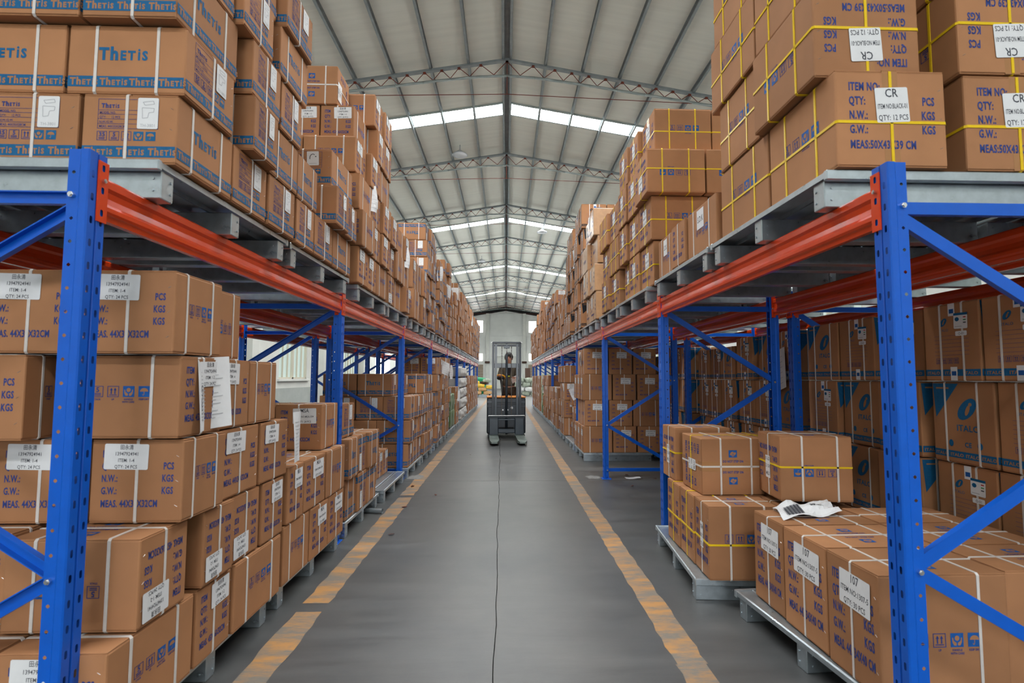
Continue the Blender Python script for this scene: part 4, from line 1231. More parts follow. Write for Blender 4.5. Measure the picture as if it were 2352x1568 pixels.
UL = [(4, 5.72, 'BG', 3.07, .32, 1), (5, 7.13, 'G', 2.95, .41, 1), (6, 8.36, 'T', 3.75, .277, 1), (7, 9.78, 'T', 3.62, .277, 1), (8, 11.0, 'T', 3.90, .277, 1), (9, 12.43, 'G', 3.35, .315, 1), (10, 13.65, 'F', 3.60, .41, 1), (11, 15.08, 'F', 3.62, .41, 1), (12, 16.3, 'G', 3.70, .315, 0), (13, 17.73, 'F', 3.95, .41, 1), (14, 18.95, 'F', 3.95, .41, 0), (15, 20.38, 'T', 3.6, .277, 0), (16, 21.6, 'T', 3.76, .277, 0), (17, 23.03, 'T', 3.7, .277, 0), (18, 24.25, 'T', 3.7, .277, 0)]
for n, y, codes, zt, hh, inner in UL:
    auto_stack(-1, -1.25, y, y + 1.15, DECK + .001, zt, list(codes), (-1, 'upper', n), 400 + n, inner, hh, jit=.035)
# upper right, first pallets -------------------------------------------
hC = .388; ZC = [DECK + .001 + hC * k for k in range(6)]
w = (1, 'upper', 1)
row(1, 1.25, ZC[0], hC, [(1.92, 2.44, 'C', 'a', 0, 0), (2.45, 3.02, 'C', 'a', 0, -.01)], w, 1)
row(1, 1.25, ZC[1], hC, [(1.985, 2.51, 'C', 'a', 1, .03), (2.515, 3.0, 'C', 'a', 0, 0)], w, 2)
row(1, 1.25, ZC[2], hC, [(2.0, 2.50, 'C', 'a', 0, .02), (2.51, 3.08, 'C', 'a', 0, .01)], w, 3)
row(1, 1.25, ZC[3], hC, [(2.02, 2.52, 'C', 'a'), (2.53, 3.05, 'C', 'a')], w, 4)
for lay in range(3):
    row(1, 1.78, ZC[lay], hC, [(1.94, 2.46, 'C', 'a', lay == 1, .01 * lay), (2.47, 3.0, 'C', 'a', lay % 2, .0)], w[:2] + ('1b',), lay + 1)
w = (1, 'upper', 2)
row(1, 1.25, ZC[0], .315, [(3.06, 3.57, 'S', 'a', 0, 0, 2), (3.575, 3.88, 'S', 'b', 0, .02), (3.885, 4.28, 'S', 'a', 0, .0, 2)], w, 1)
w = (1, 'upper', 3)
row(1, 1.25, ZC[0], hC, [(4.48, 4.90, 'C', 'b', 0, -.02, 2), (4.91, 5.30, 'C', 'b'), (5.31, 5.62, 'C', 'b', 0, -.02)], w, 1)
row(1, 1.25, ZC[1], hC, [(4.46, 4.88, 'C', 'b', 0, .0, 2), (4.89, 5.29, 'C', 'b', 0, .0), (5.30, 5.64, 'C', 'b', 0, .03)], w, 2)
row(1, 1.25, ZC[2], hC, [(4.38, 4.82, 'C', 'b', 1, .06, 2), (4.83, 5.24, 'C', 'b', 0, .02), (5.25, 5.62, 'C', 'b', 0, .04)], w, 3)
row(1, 1.25, ZC[3], hC, [(4.45, 4.87, 'C', 'b', 0, -.03, 2), (4.88, 5.22, 'C', 'b', 0, .0), (5.23, 5.6, 'C', 'b', 0, .03)], w, 4)
UR = [(4, 5.72, 'C', 3.28, .388, 1), (5, 7.13, 'P', 3.62, .385, 1), (6, 8.36, 'K', 3.95, .40, 1), (7, 9.78, 'K', 4.13, .40, 1), (8, 11.0, 'G', 3.1, .315, 1), (9, 12.43, 'G', 3.3, .32, 1), (10, 13.65, 'T', 3.6, .277, 1), (11, 15.08, 'T', 3.6, .277, 1), (12, 16.3, 'F', 3.55, .36, 1), (13, 17.73, 'F', 3.75, .36, 1), (14, 18.95, 'G', 3.7, .315, 0), (15, 20.38, 'F', 3.6, .41, 0), (16, 21.6, 'G', 3.5, .315, 0), (17, 23.03, 'G', 3.4, .315, 0), (18, 24.25, 'G', 3.3, .315, 0)]
for n, y, codes, zt, hh, inner in UR:
    auto_stack(1, 1.22, y, y + 1.15, DECK + .001, zt, list(codes), (1, 'upper', n), 500 + n, inner, hh, jit=.035)

# green film-wrapped bales ---------------------------------------------
def blob(sx, sy, sz, seed, sub=3, sq=.55, amp=.05):
    """soft rounded-box body with lumps; base at z = 0"""
    bm = bmesh.new(); bmesh.ops.create_cube(bm, size=2.0)
    bmesh.ops.subdivide_edges(bm, edges=list(bm.edges), cuts=(1 << sub) - 1, use_grid_fill=True)
    r = random.Random(seed); ph = [r.uniform(0, 6.28) for _ in range(6)]
    for v in bm.verts:
        c = v.co; s = c.normalized()
        p = c * (1 - sq) + s * sq * 1.25
        k = 1 + amp * (math.sin(4 * s.x + ph[0]) * math.cos(5 * s.y + ph[1]) + math.sin(7 * s.z + ph[2] + 3 * s.x) + .6 * math.sin(9 * s.y + ph[3] + 5 * s.z))
        p = p * k
        v.co = Vector((p.x * sx / 2, p.y * sy / 2, p.z * sz / 2))
    zmin = min(v.co.z for v in bm.verts)
    for v in bm.verts: v.co.z = max(v.co.z - zmin, 0)
    bm.verts.index_update()
    mb = MB(); mb.raw([v.co[:] for v in bm.verts], [[q.index for q in f.verts] for f in bm.faces]); bm.free()
    return mb
def bale(x, y, z, sx, sy, sz, seed, label, m='greenfilm', cat='bale', group='green wrapped bales', name='wrapped_bale', sq=.16):
    o = build(blob(sx, sy, sz, seed, 3, sq, .018), name, m, None, (x, y, z), True); tag(o, label, cat, group)
    mb = MB(); mb.face([(-sx / 2 * .3, -sy / 2 * 1.03 - .01, sz * .35), (sx / 2 * .2, -sy / 2 * 1.03 - .01, sz * .35), (sx / 2 * .2, -sy / 2 * 1.03 - .01, sz * .62), (-sx / 2 * .3, -sy / 2 * 1.03 - .01, sz * .62)])
    build(mb, 'sticker', 'paper', o)
pallet(-1, -1.27, 12.4, 0, 'galvanised floor pallet under the green bales on the left', 'pallets on the floor')
for k, (z, nm) in enumerate(((PAL_H, 'lower'), (PAL_H + .385, 'upper'))):
    bale(-1.50, 12.72, z, .44, .56, .40, 60 + k, '%s green film-wrapped bale nearest the camera on the left' % nm)
    bale(-1.50, 13.28, z, .44, .54, .40, 64 + k, '%s green film-wrapped bale behind the nearest on the left' % nm)
pallet(1, 1.22, 17.7, 0, 'galvanised floor pallet under the green bales on the right', 'pallets on the floor')
for k, (z, nm) in enumerate(((PAL_H, 'bottom'), (PAL_H + .42, 'middle'), (PAL_H + .84, 'top'))):
    bale(1.45, 18.1, z, .46, .60, .44, 70 + k, '%s green film-wrapped bale in the right-hand floor stack' % nm)
for n, y in ((11, 15.05), (12, 16.28)):
    pallet(-1, -1.27, y, 0, 'galvanised floor pallet under white sacks on the left, %s from camera' % ORD[n], 'pallets on the floor')
    for k in range(5):
        for j in range(2):
            o = build(blob(.72, .53, .27, 90 + n * 10 + k * 2 + j, 3, .18, .022), 'white_sack', 'sackw', None, (-1.62, y + .30 + .57 * j, PAL_H + .30 * k), True)
            tag(o, 'stuffed white sack, %s layer up, %s along, %s left floor pallet' % (ORD[k + 1], ORD[j + 1], ORD[n]), 'sack', 'white sacks on left floor pallets')
# ------------------------------------------------------------------ pallet stacker truck (forks towards the camera)
FX, FY, FR = 0.02, 11.60, .036
ft = thing('pallet_stacker', 'dark grey walk-behind pallet stacker truck standing in the aisle', 'forklift', (FX, FY, 0), FR)
for s in (-1, 1):
    x = s * .275
    mb = MB(); w = .095
    pts = [(-1.18, .045, .075, .055), (-1.10, .040, .092, .085), (-.95, .035, .10, w), (-.05, .035, .10, w)]
    vs = []
    for y, z0, z1, hw in pts: vs += [(x - hw, y, z0), (x + hw, y, z0), (x + hw, y, z1), (x - hw, y, z1)]
    fs = [(0, 3, 2, 1)] + [(4 * k + a, 4 * k + (a + 1) % 4, 4 * k + 4 + (a + 1) % 4, 4 * k + 4 + a) for k in range(3) for a in range(4)] + [(12, 13, 14, 15)]
    mb.raw(vs, fs)
    fo = build(mb, 'fork', 'forktop', ft)
    r = MB(); r.bbox(x - .09, x + .09, -.10, -.045, .10, .44, .006); build(r, 'fork_plate', 'gunlight', fo)
    r = MB(); r.tube((x - .05, -1.02, .04), (x + .05, -1.02, .04), .038, 14); r.tube((x - .05, -.90, .04), (x + .05, -.90, .04), .038, 14)
    build(r, 'load_roller', 'black', fo)
# fork carriage
mb = MB()
for s in (-1, 1): mb.bbox(min(s * .18, s * .375), max(s * .18, s * .375), -.045, -.02, .10, .47, .008)
mb.bbox(-.385, .385, -.055, -.005, .455, .49, .01); mb.bbox(-.18, .18, -.04, -.01, .40, .44, .006); mb.bbox(-.18, .18, -.05, -.01, .13, .22, .008)
ca = build(mb, 'carriage', 'gunlight', ft)
mb = MB(); mb.poly_tube([(-.39, -.06, .485), (-.385, -.07, .505), (.385, -.07, .505), (.39, -.06, .485)], .009, 8); build(mb, 'carriage_bar', 'staple', ca)
# mast: two outer and two inner channels
def channel(x, s, w, d, y, z0, z1):
    mb = MB(); t = .012
    mb.box(min(x, x + s * t), max(x, x + s * t), y, y + d, z0, z1)
    for yy in (y, y + d - t): mb.box(min(x, x - s * w), max(x, x - s * w), yy, yy + t, z0, z1)
    return mb
for s in (-1, 1):
    build(channel(s * .305, s, .038, .09, .01, .06, 2.10), 'mast_channel', 'gun', ft)
    build(channel(s * .245, s, .034, .075, .02, .08, 2.085), 'inner_mast_channel', 'gunlight', ft)
for z0, z1, y0, y1, m in ((2.06, 2.10, .0, .10, 'gun'), (2.0, 2.045, .03, .09, 'gun'), (1.53, 1.63, .085, .12, 'gunlight'), (.78, .86, .085, .12, 'gun')):
    mb = MB(); mb.bbox(-.30, .30, y0, y1, z0, z1, .006); build(mb, 'mast_crossbar', m, ft)
mb = MB(); mb.bbox(-.065, .065, .0, .05, 1.955, 2.01, .006); mb.bbox(-.02, .02, .01, .05, 2.0, 2.07, .004); build(mb, 'chain_yoke', 'gunlight', ft)
mb = MB(); mb.tube((0, .035, .1), (0, .035, 1.83), .026, 14); build(mb, 'lift_cylinder', 'gun', ft, smooth=True)
mb = MB(); mb.tube((0, .035, 1.83), (0, .035, 1.96), .013, 12); build(mb, 'piston_rod', 'staple', ft, smooth=True)
for s in (-1, 1):
    mb = MB()
    for k in range(54):
        z = .44 + k * .0285
        mb.box(s * .105 - (.008 if k % 2 else .006), s * .105 + (.008 if k % 2 else .006), .026, .036, z, z + .026)
    build(mb, 'lift_chain', 'chain', ft)
    mb = MB(); mb.tube((s * .105 - .008, .03, 1.985), (s * .105 + .008, .03, 1.985), .028, 16); build(mb, 'chain_wheel', 'chain', ft)
for s in (-1, 1):
    mb = MB(); mb.tube((s * .30, .02, 2.10), (s * .34, -.01, 2.07), .008, 6); build(mb, 'mast_lug', 'staple', ft)
# hydraulic hoses at mast mid height
# body
mb = MB(); mb.bbox(-.425, .425, .14, .92, .10, .875, .03, 3); bo = build(mb, 'body', 'gun', ft)
mb = MB(); mb.bbox(-.43, .43, .145, .93, .876, .905, .012, 2); build(mb, 'hood_edge', 'hood', bo)
for z, in ((.79,), (.70,)):
    mb = MB(); mb.bbox(-.418, .418, .134, .146, z - .03, z + .03, .004); build(mb, 'cover_panel', 'gunlight' if z > .75 else 'gun', bo)
mb = MB(); mb.tube((.12, .137, .66), (.12, .128, .66), .028, 20); build(mb, 'round_sticker', 'paper', bo)
for x in (-.075, .03):
    mb = MB(); mb.tube((x, .137, .615), (x, .124, .615), .016, 12); build(mb, 'hydraulic_port', 'staple', bo)
for x in (-.09, .09):
    mb = MB(); mb.bbox(x - .07, x + .07, .13, .145, .16, .24, .004); build(mb, 'vent', 'black', bo)
for s in (-1, 1):
    mb = MB(); mb.bbox(min(s * .27, s * .40), max(s * .27, s * .40), -.02, .9, .035, .10, .012); build(mb, 'outrigger', 'gun', ft)
    mb = MB(); mb.tube((s * .33, .72, .07), (s * .40, .72, .07), .068, 18); build(mb, 'caster_wheel', 'black', ft)
# tiller arm with control head
mb = MB(); mb.poly_tube([(-.06, .70, .90), (-.08, .86, 1.15), (-.10, .92, 1.30)], .028, 10); mb.bbox(-.20, .0, .90, 1.0, 1.28, 1.34, .015); ti = build(mb, 'tiller', 'black', ft)
mb = MB(); mb.poly_tube([(-.205, .93, 1.30), (-.23, .90, 1.35), (-.15, .88, 1.385), (-.06, .88, 1.375), (0.0, .90, 1.34), (.005, .93, 1.30)], .017, 8); build(mb, 'tiller_grip', 'yellowplastic', ti)
mb = MB(); mb.bbox(-.32, .32, .92, 1.40, .10, .14, .01); build(mb, 'platform', 'black', ft)
for s in (-1, 1):
    mb = MB(); mb.poly_tube([(s * .36, .90, .78), (s * .36, 1.0, .92), (s * .36, 1.36, .92)], .018, 8); build(mb, 'side_guard', 'gunlight', ft)

# ------------------------------------------------------------------ the driver
def skin(name, verts, edges, radii, root, sub=2):
    me = bpy.data.meshes.new(name); me.from_pydata(verts, edges, [])
    o = bpy.data.objects.new(name, me); COL.objects.link(o)
    md = o.modifiers.new('s', 'SKIN'); md.use_smooth_shade = True
    sv = me.skin_vertices[0].data
    for i, r in enumerate(radii):
        sv[i].radius = (r, r) if not isinstance(r, tuple) else r
        sv[i].use_root = (i == root)
    ss = o.modifiers.new('u', 'SUBSURF'); ss.levels = sub; ss.render_levels = sub
    dg = bpy.context.evaluated_depsgraph_get()
    m2 = bpy.data.meshes.new_from_object(o.evaluated_get(dg))
    bpy.data.objects.remove(o)
    vs = [v.co[:] for v in m2.vertices]; fs = [tuple(p.vertices) for p in m2.polygons]
    bpy.data.meshes.remove(m2)
    return vs, fs
def chain(*names): return list(zip(names[:-1], names[1:]))
PXY = (.075, 12.78)
Z0 = .14
J = {'pel': (0, 0, .93), 'waist': (0, .01, 1.08), 'chest': (0, .0, 1.28), 'ub': (0, .0, 1.40), 'neck': (0, -.01, 1.49), 'jaw': (-.005, -.05, 1.565), 'head': (-.005, -.035, 1.645), 'crown': (-.005, -.03, 1.70),
     'shr': (-.165, .0, 1.40), 'elr': (-.235, -.05, 1.15), 'wrr': (-.215, -.26, 1.215), 'hdr': (-.205, -.33, 1.235),
     'shl': (.165, .0, 1.40), 'ell': (.235, -.04, 1.14), 'wrl': (.145, -.25, 1.17), 'hdl': (.115, -.32, 1.185),
     'hpr': (-.09, 0, .88), 'knr': (-.10, -.02, .48), 'anr': (-.10, .02, .09), 'ftr': (-.11, -.13, .04),
     'hpl': (.09, 0, .88), 'knl': (.10, -.02, .48), 'anl': (.10, .02, .09), 'ftl': (.12, -.13, .04)}
def sub_skin(names, edges, rad, root, sub=2):
    idx = {n: i for i, n in enumerate(names)}
    return skin('tmp', [(J[n][0], J[n][1], J[n][2] + Z0) for n in names], [(idx[a], idx[b]) for a, b in edges], [rad[n] for n in names], idx[root], sub)
body_n = ['pel', 'waist', 'chest', 'ub', 'neck', 'jaw', 'head', 'crown', 'shr', 'elr', 'wrr', 'hdr', 'shl', 'ell', 'wrl', 'hdl', 'hpr', 'knr', 'anr', 'ftr', 'hpl', 'knl', 'anl', 'ftl']
body_e = chain('pel', 'waist', 'chest', 'ub', 'neck', 'jaw', 'head', 'crown') + chain('ub', 'shr', 'elr', 'wrr', 'hdr') + chain('ub', 'shl', 'ell', 'wrl', 'hdl') + chain('pel', 'hpr', 'knr', 'anr', 'ftr') + chain('pel', 'hpl', 'knl', 'anl', 'ftl')
body_r = dict(pel=(.13, .10), waist=(.13, .095), chest=(.15, .10), ub=(.12, .085), neck=.055, jaw=(.062, .07), head=(.082, .098), crown=(.066, .08), shr=.062, elr=.042, wrr=.028, hdr=(.034, .022), shl=.062, ell=.042, wrl=.028, hdl=(.034, .022), hpr=.085, knr=.055, anr=.04, ftr=.035, hpl=.085, knl=.055, anl=.04, ftl=.035)
vs, fs = sub_skin(body_n, body_e, body_r, 'pel')
pm = MB(); pm.raw(vs, fs, 0)
H = Vector((J['head'][0], J['head'][1], J['head'][2] + Z0))
def ball(c, r, mi, n=10):
    rows = []
    for i in range(n // 2 + 1):
        t = PI * i / (n // 2)
        rows.append([(c[0] + r[0] * math.sin(t) * math.cos(2 * PI * k / n), c[1] + r[1] * math.sin(t) * math.sin(2 * PI * k / n), c[2] + r[2] * math.cos(t)) for k in range(n)])
    pm.raw([p for q in rows for p in q], [(i * n + k, i * n + (k + 1) % n, (i + 1) * n + (k + 1) % n, (i + 1) * n + k) for i in range(n // 2) for k in range(n)], mi)
ball(H + Vector((0, -.097, -.028)), (.010, .014, .017), 0)                       # nose
for s in (-1, 1):
    ball(H + Vector((s * .032, -.083, .004)), (.012, .009, .006), 1)             # eyes
    pm.bbox(*sorted((H.x + s * .014, H.x + s * .052)), H.y - .096, H.y - .078, H.z + .020, H.z + .0245, .0015, 1, 2)   # brows
    ball(H + Vector((s * .086, .0, -.012)), (.012, .022, .034), 0)               # ears
pm.bbox(H.x - .024, H.x + .024, H.y - .092, H.y - .074, H.z - .072, H.z - .062, .003, 1, 3)                          # mouth
# hands: palms are part of the body, five separate fingers each
def finger(base, dirs, lens, r):
    p = Vector(base); pts = [p]
    for d, l in zip(dirs, lens): p = p + Vector(d).normalized() * l; pts.append(p)
    v2, f2 = skin('f', [q[:] for q in pts], [(i, i + 1) for i in range(len(pts) - 1)], [r, r * .95, r * .85, r * .7][:len(pts)], 0, 1)
    pm.raw(v2, f2, 0)
for nm, s in (('hdr', -1), ('hdl', 1)):
    h = Vector(J[nm]) + Vector((0, 0, Z0)); w = Vector(J['wrr' if s < 0 else 'wrl']) + Vector((0, 0, Z0)); f = (h - w).normalized()
    side = f.cross(Vector((0, 0, 1))).normalized(); up = side.cross(f)
    for k, l in enumerate((.9, 1.05, 1.0, .8)):
        b = h + side * ((k - 1.5) * .019) + f * .015
        finger(b, (f, f - up * .9, -up - f * .2), (.036 * l, .026 * l, .02 * l), .0088)
    t = h - side * s * .034 - f * .03
    finger(t, (f * .7 - side * s * .7, f, f - up * .5), (.03, .026, .02), .010)
person = build(pm, 'person', ['skin', 'black', 'hair', 'skin'], None, (PXY[0], PXY[1], 0), True)
tag(person, 'driver in olive brown jacket behind the stacker mast, reading papers', 'person')
up_n = ['pel', 'waist', 'chest', 'ub', 'shr', 'elr', 'wrr', 'shl', 'ell', 'wrl']
up_e = chain('pel', 'waist', 'chest', 'ub') + chain('ub', 'shr', 'elr', 'wrr') + chain('ub', 'shl', 'ell', 'wrl')
up_r = dict(pel=(.165, .125), waist=(.165, .12), chest=(.175, .125), ub=(.14, .10), shr=.085, elr=.066, wrr=.048, shl=.085, ell=.066, wrl=.048)
v, f = sub_skin(up_n, up_e, up_r, 'pel'); mb = MB(); mb.raw(v, f); build(mb, 'jacket', 'jacket', person, smooth=True)
lo_n = ['pel', 'hpr', 'knr', 'anr', 'hpl', 'knl', 'anl']
v, f = sub_skin(lo_n, chain('pel', 'hpr', 'knr', 'anr') + chain('pel', 'hpl', 'knl', 'anl'), dict(pel=(.15, .115), hpr=.105, knr=.075, anr=.06, hpl=.105, knl=.075, anl=.06), 'pel'); mb = MB(); mb.raw(v, f); build(mb, 'trousers', 'trousers', person, smooth=True)
for a, b in (('anr', 'ftr'), ('anl', 'ftl')):
    v, f = sub_skin([a, b], [(a, b)], {a: .055, b: .045}, a); mb = MB(); mb.raw([(x, y, max(z, Z0 + .002)) for x, y, z in v], f); build(mb, 'shoe', 'shoe', person, smooth=True)
# open collar with the black shirt showing
mb = MB(); cz = Z0
mb.raw([(-.055, -.118, 1.45 + cz), (.055, -.118, 1.45 + cz), (.035, -.152, 1.28 + cz), (0, -.156, 1.18 + cz), (-.035, -.152, 1.28 + cz), (0, -.13, 1.46 + cz), (0, -.158, 1.30 + cz)], [(0, 4, 6, 5), (5, 6, 2, 1), (4, 3, 6), (6, 3, 2)]); build(mb, 'shirt_front', 'shirt', person)
mb = MB(); mb.raw([(-.02, -.160, 1.20 + cz), (.02, -.160, 1.20 + cz), (.026, -.159, 1.225 + cz), (-.026, -.159, 1.225 + cz)], [(0, 1, 2, 3)]); build(mb, 'lime_badge', 'hivis', person)
# hair: a cap over the crown, sides and back
hm = MB(); n = 20; rows = []
rr = random.Random(5)
for i in range(8):
    t = .02 + (PI * .62) * i / 7
    q = []
    for k in range(n):
        a = 2 * PI * k / n
        front = max(0, -math.sin(a)) ** 2
        tt = t * (1 - .36 * front)
        j = 1.04 + rr.uniform(-.05, .08)
        q.append((H.x + .097 * j * math.sin(tt) * math.cos(a), H.y + .012 + .113 * j * math.sin(tt) * math.sin(a), H.z + .012 + .122 * j * math.cos(tt)))
    rows.append(q)
hm.raw([p for q in rows for p in q], [(i * n + k, i * n + (k + 1) % n, (i + 1) * n + (k + 1) % n, (i + 1) * n + k) for i in range(7) for k in range(n)] + [tuple(range(n))])
build(hm, 'hair', 'hair', person, smooth=True)

# ------------------------------------------------------------------ loose papers
def sheet(name, label, o, u, v, nu=5, nv=8, bend=lambda s, t: 0.0, lines=0, words=None, barcode=False, cat='paper', group='papers taped to the cartons'):
    """paper sheet: corner o, edge vectors u (across) and v (down); bend(s,t) = offset along the normal"""
    o, u, v = Vector(o), Vector(u), Vector(v); nrm = u.cross(v).normalized()
    Pt = lambda s, t, e=0: o + u * s + v * t + nrm * (bend(s, t) + e)
    mb = MB()
    mb.raw([Pt(i / nu, j / nv) for j in range(nv + 1) for i in range(nu + 1)], [(j * (nu + 1) + i, j * (nu + 1) + i + 1, (j + 1) * (nu + 1) + i + 1, (j + 1) * (nu + 1) + i) for j in range(nv) for i in range(nu)])
    ob = build(mb, name, 'paper'); tag(ob, label, cat, group)
    pr = MB()
    for sg in (1, -1):
        for k in range(lines):
            t = .2 + .65 * k / max(1, lines - 1); a, b = .12, .62 + .25 * ((k * 7) % 5) / 5
            for q in range(12):
                c, e = a + (b - a) * q / 12, a + (b - a) * (q + 1) / 12
                pr.face([Pt(c, t, sg * .002), Pt(e, t, sg * .002), Pt(e, t + .010, sg * .002), Pt(c, t + .010, sg * .002)], 0)
        if barcode:
            for k in range(16):
                s = .12 + .30 * k / 16; w = .006 + .008 * ((k * 5) % 3) / 2
                pr.face([Pt(s, .2, sg * .0012), Pt(s + w, .2, sg * .0012), Pt(s + w, .75, sg * .0012), Pt(s, .75, sg * .0012)], 1)
        if words:
            txt, s0, t0, sz, vert = words
            vs2, fs2, ww = text2d(txt, 1.0, .02)
            q = []
            for x, y in vs2:
                a, b = (x / ww * sz[0], y * sz[1])
                q.append(Pt(s0 + b, t0 + a, sg * .0013) if vert else Pt(s0 + a, t0 - b, sg * .0013))
            pr.raw(q, fs2, 1)
    if pr.f: build(pr, 'print', ['paleink', 'ink'], ob)
    return ob
fold = lambda s, t: .045 * (1 - abs(2 * min(s / .76, 1) - 1)) * (.5 + .5 * t) + .02 * t * t
sheet('folded_paper', 'folded white paper with vertical lettering hanging from left carton stack', (-1.226, 2.165, 1.395), (.02, .20, .012), (.028, -.01, -.295), 16, 8, lambda s, t: .05 * (1 - abs(2 * s - 1)) * (.4 + .6 * t), 14, ('LEVEANTIY', .14, .38, (.50, .11), True))
sheet('hanging_paper', 'long white paper hanging beside lettered-sticker cartons on the left', (-1.236, 3.140, 1.115), (.0, .115, 0), (.010, -.005, -.29), 6, 8, lambda s, t: -.010 - .008 * math.sin(3 * s + 2 * t), 10)
sheet('crumpled_paper', 'crumpled white barcode paper lying on the number-sticker cartons', (1.425, 2.735, .622), (.36, .08, .004), (.06, .235, .006), 12, 8, lambda s, t: -(.012 + .012 * math.sin(9 * s + 2) * math.cos(6 * t) + .010 * math.sin(14 * s * t + 1)), 0, ('PRINT', .56, .55, (.26, .16), False), True)
sheet('loose_paper', 'pointed white paper on emblem cartons behind second right post', (2.482, 4.66, 1.60), (.0, .26, -.10), (-.02, -.05, -.36), 5, 8, lambda s, t: .03 * math.sin(2 * s), 6)
for lab, o, u, v in (
    ('white paper hanging high on the left beam-level cartons, second bay', (-1.20, 4.83, 3.10), (.05, .14, 0), (0, .02, -.34)),
    ('upper white paper taped to left beam-level cartons, third bay', (-1.19, 6.55, 2.95), (.03, .20, 0), (0, .02, -.36)),
    ('white paper sticking out of left banded cartons, fourth bay', (-1.21, 9.76, 3.36), (.10, .26, .05), (-.02, .0, -.36)),
    ('white paper on left banded cartons, far end of fourth bay', (-1.20, 11.2, 3.30), (.10, .26, -.04), (-.02, .05, -.36)),
    ('tilted white paper on left floor cartons, fourth bay', (-1.235, 10.7, 1.66), (.18, .30, -.10), (-.05, .0, -.34)),
    ('white paper on left floor cartons before the green bales', (-1.235, 12.1, 1.60), (.05, .20, 0), (0, 0, -.42)),
    ('white paper on left floor cartons after the green bales', (-1.235, 14.0, .98), (.06, .24, 0), (0, 0, -.36)),
    ('large white paper sheet on left beam-level cartons, sixth bay', (-1.22, 13.62, 3.62), (-.55, .02, 0), (0, .0, -.42)),
    ('narrow white paper high on left beam-level cartons, seventh bay', (-1.20, 19.2, 3.6), (.05, .25, 0), (0, .0, -.55)),
    ('tilted white paper on right floor cartons, fourth bay', (1.30, 9.78, 1.16), (-.24, -.02, -.10), (.12, .0, -.26)),
    ('white paper on right floor cartons, fourth bay far end', (1.20, 11.2, 1.20), (-.06, .22, 0), (.02, 0, -.42)),
    ('white paper on right floor cartons, fifth bay', (1.20, 12.9, 1.10), (-.06, .25, 0), (.02, 0, -.42)),
    ('white paper beside the green bales on the right', (1.20, 17.5, 1.15), (-.06, .25, 0), (.02, 0, -.45)),
    ('white paper on side of tidy square stack, right floor', (1.222, 8.75, 1.74), (0, .14, 0), (0, 0, -.30)),
    ('white paper on film-wrapped cartons, right beam level', (1.19, 7.72, 3.50), (-.02, .30, 0), (.0, .0, -.30)),
    ('white paper on black-corner cartons, right beam level', (1.18, 9.35, 3.60), (-.06, .20, 0), (.0, .03, -.42)),
    ('pale paper on right beam-level cartons beyond black-corner cartons', (1.18, 12.1, 3.0), (-.04, .25, 0), (.03, .05, -.42))):
    o = (-1.252 if o[0] < 0 else 1.236, o[1], o[2]) if abs(u[0]) < .2 else o
    u = tuple(.62 * q for q in u); v = tuple(.75 * q for q in v)
    sheet('hanging_paper', lab, o, u, v, 4, 5, lambda s, t: .02 * math.sin(3 * s + 3 * t), 5)

sheet('held_papers', 'white papers held in the left hand of the driver', (.12, 12.47, 1.30), (.16, -.03, .10), (.04, .02, -.12), 5, 5, lambda s, t: .012 * math.sin(4 * s), 5, group='papers held by the driver')
# ------------------------------------------------------------------ far end: sacks, tarp, chair
r = random.Random(21)
sid = 0
def sack(x, y, z, sx, sy, sz, m, label, rz=0, group='sacks at the far end'):
    global sid
    sid += 1
    o = build(blob(sx * .72, sy * .8, sz * .86, 500 + sid, 3, .5, .04), 'sack', m, None, (x, y, z), True, rz)
    tag(o, label, 'sack', group); return o
t = pallet(-1, -.75, 36.6, 0, 'far pallet under the tan and yellow sacks', 'pallets at the far end')
t = pallet(-1, -1.95, 36.6, 0, 'far pallet beside the tan sacks, left end', 'pallets at the far end')
PH = PAL_H
for lab, x, y, z, m in (('lower tan sack at the left end', -2.55, 36.95, PH, 'sackt'), ('lower tan sack in the middle', -1.95, 36.9, PH, 'sackt'), ('lower tan sack beside the stacker', -1.25, 37.0, PH, 'sackt'), ('second-layer tan sack at the left', -2.3, 37.0, PH + .24, 'sackt'), ('second-layer tan sack in the middle', -1.6, 37.0, PH + .24, 'sackt'), ('third-layer yellow sack in the middle', -1.75, 37.05, PH + .48, 'sacky'), ('third-layer yellow sack nearest the stacker', -1.1, 37.1, PH + .40, 'sacky'), ('top yellow sack', -2.1, 37.15, PH + .70, 'sacky'), ('white-grey sack on the left', -2.6, 37.3, PH + .55, 'sackg'), ('top grey sack', -1.3, 37.3, PH + .85, 'sackg'), ('dark bundle above the tan sacks', -1.5, 37.5, PH + .68, 'wood')):
    sack(x, y, z, .72, .50, .27, m, lab + ' in the far left pile', r.uniform(-.3, .3))
o = build(blob(1.5, .8, 1.15, 77, 3, .5, .05), 'green_tarpaulin', 'tarp', None, (-2.2, 38.4, 0), True); tag(o, 'green tarpaulin bundle behind the far left sack pile', 'tarpaulin')
k = 0
for lay, (n_, z) in enumerate(((4, 0), (4, .32), (3, .64), (2, .96))):
    for j in range(n_):
        k += 1
        m = r.choice(['sackg', 'sackg', 'sackw', 'sackg'])
        sack(.85 + .62 * j + .2 * (lay % 2), 38.6 + .1 * r.random(), z, .76, .6, .36, m, '%s sack, %s layer, %s from left in the far right pile' % ('white' if m == 'sackw' else 'grey-green', ORD[lay + 1], ORD[j + 1]), r.uniform(-.3, .3))
o = build(blob(.5, .4, .34, 79, 3, .5, .05), 'green_bundle', 'tarp', None, (2.75, 37.7, 0), True); tag(o, 'small green bundle at foot of far right sack pile', 'bundle')
ch = thing('armchair', 'dark brown chair above the far right sack pile', 'chair', (1.75, 40.2, 0), .2)
mb = MB(); mb.bbox(-.3, .3, -.28, .28, .42, .55, .03, 2); build(mb, 'seat', 'wood', ch)
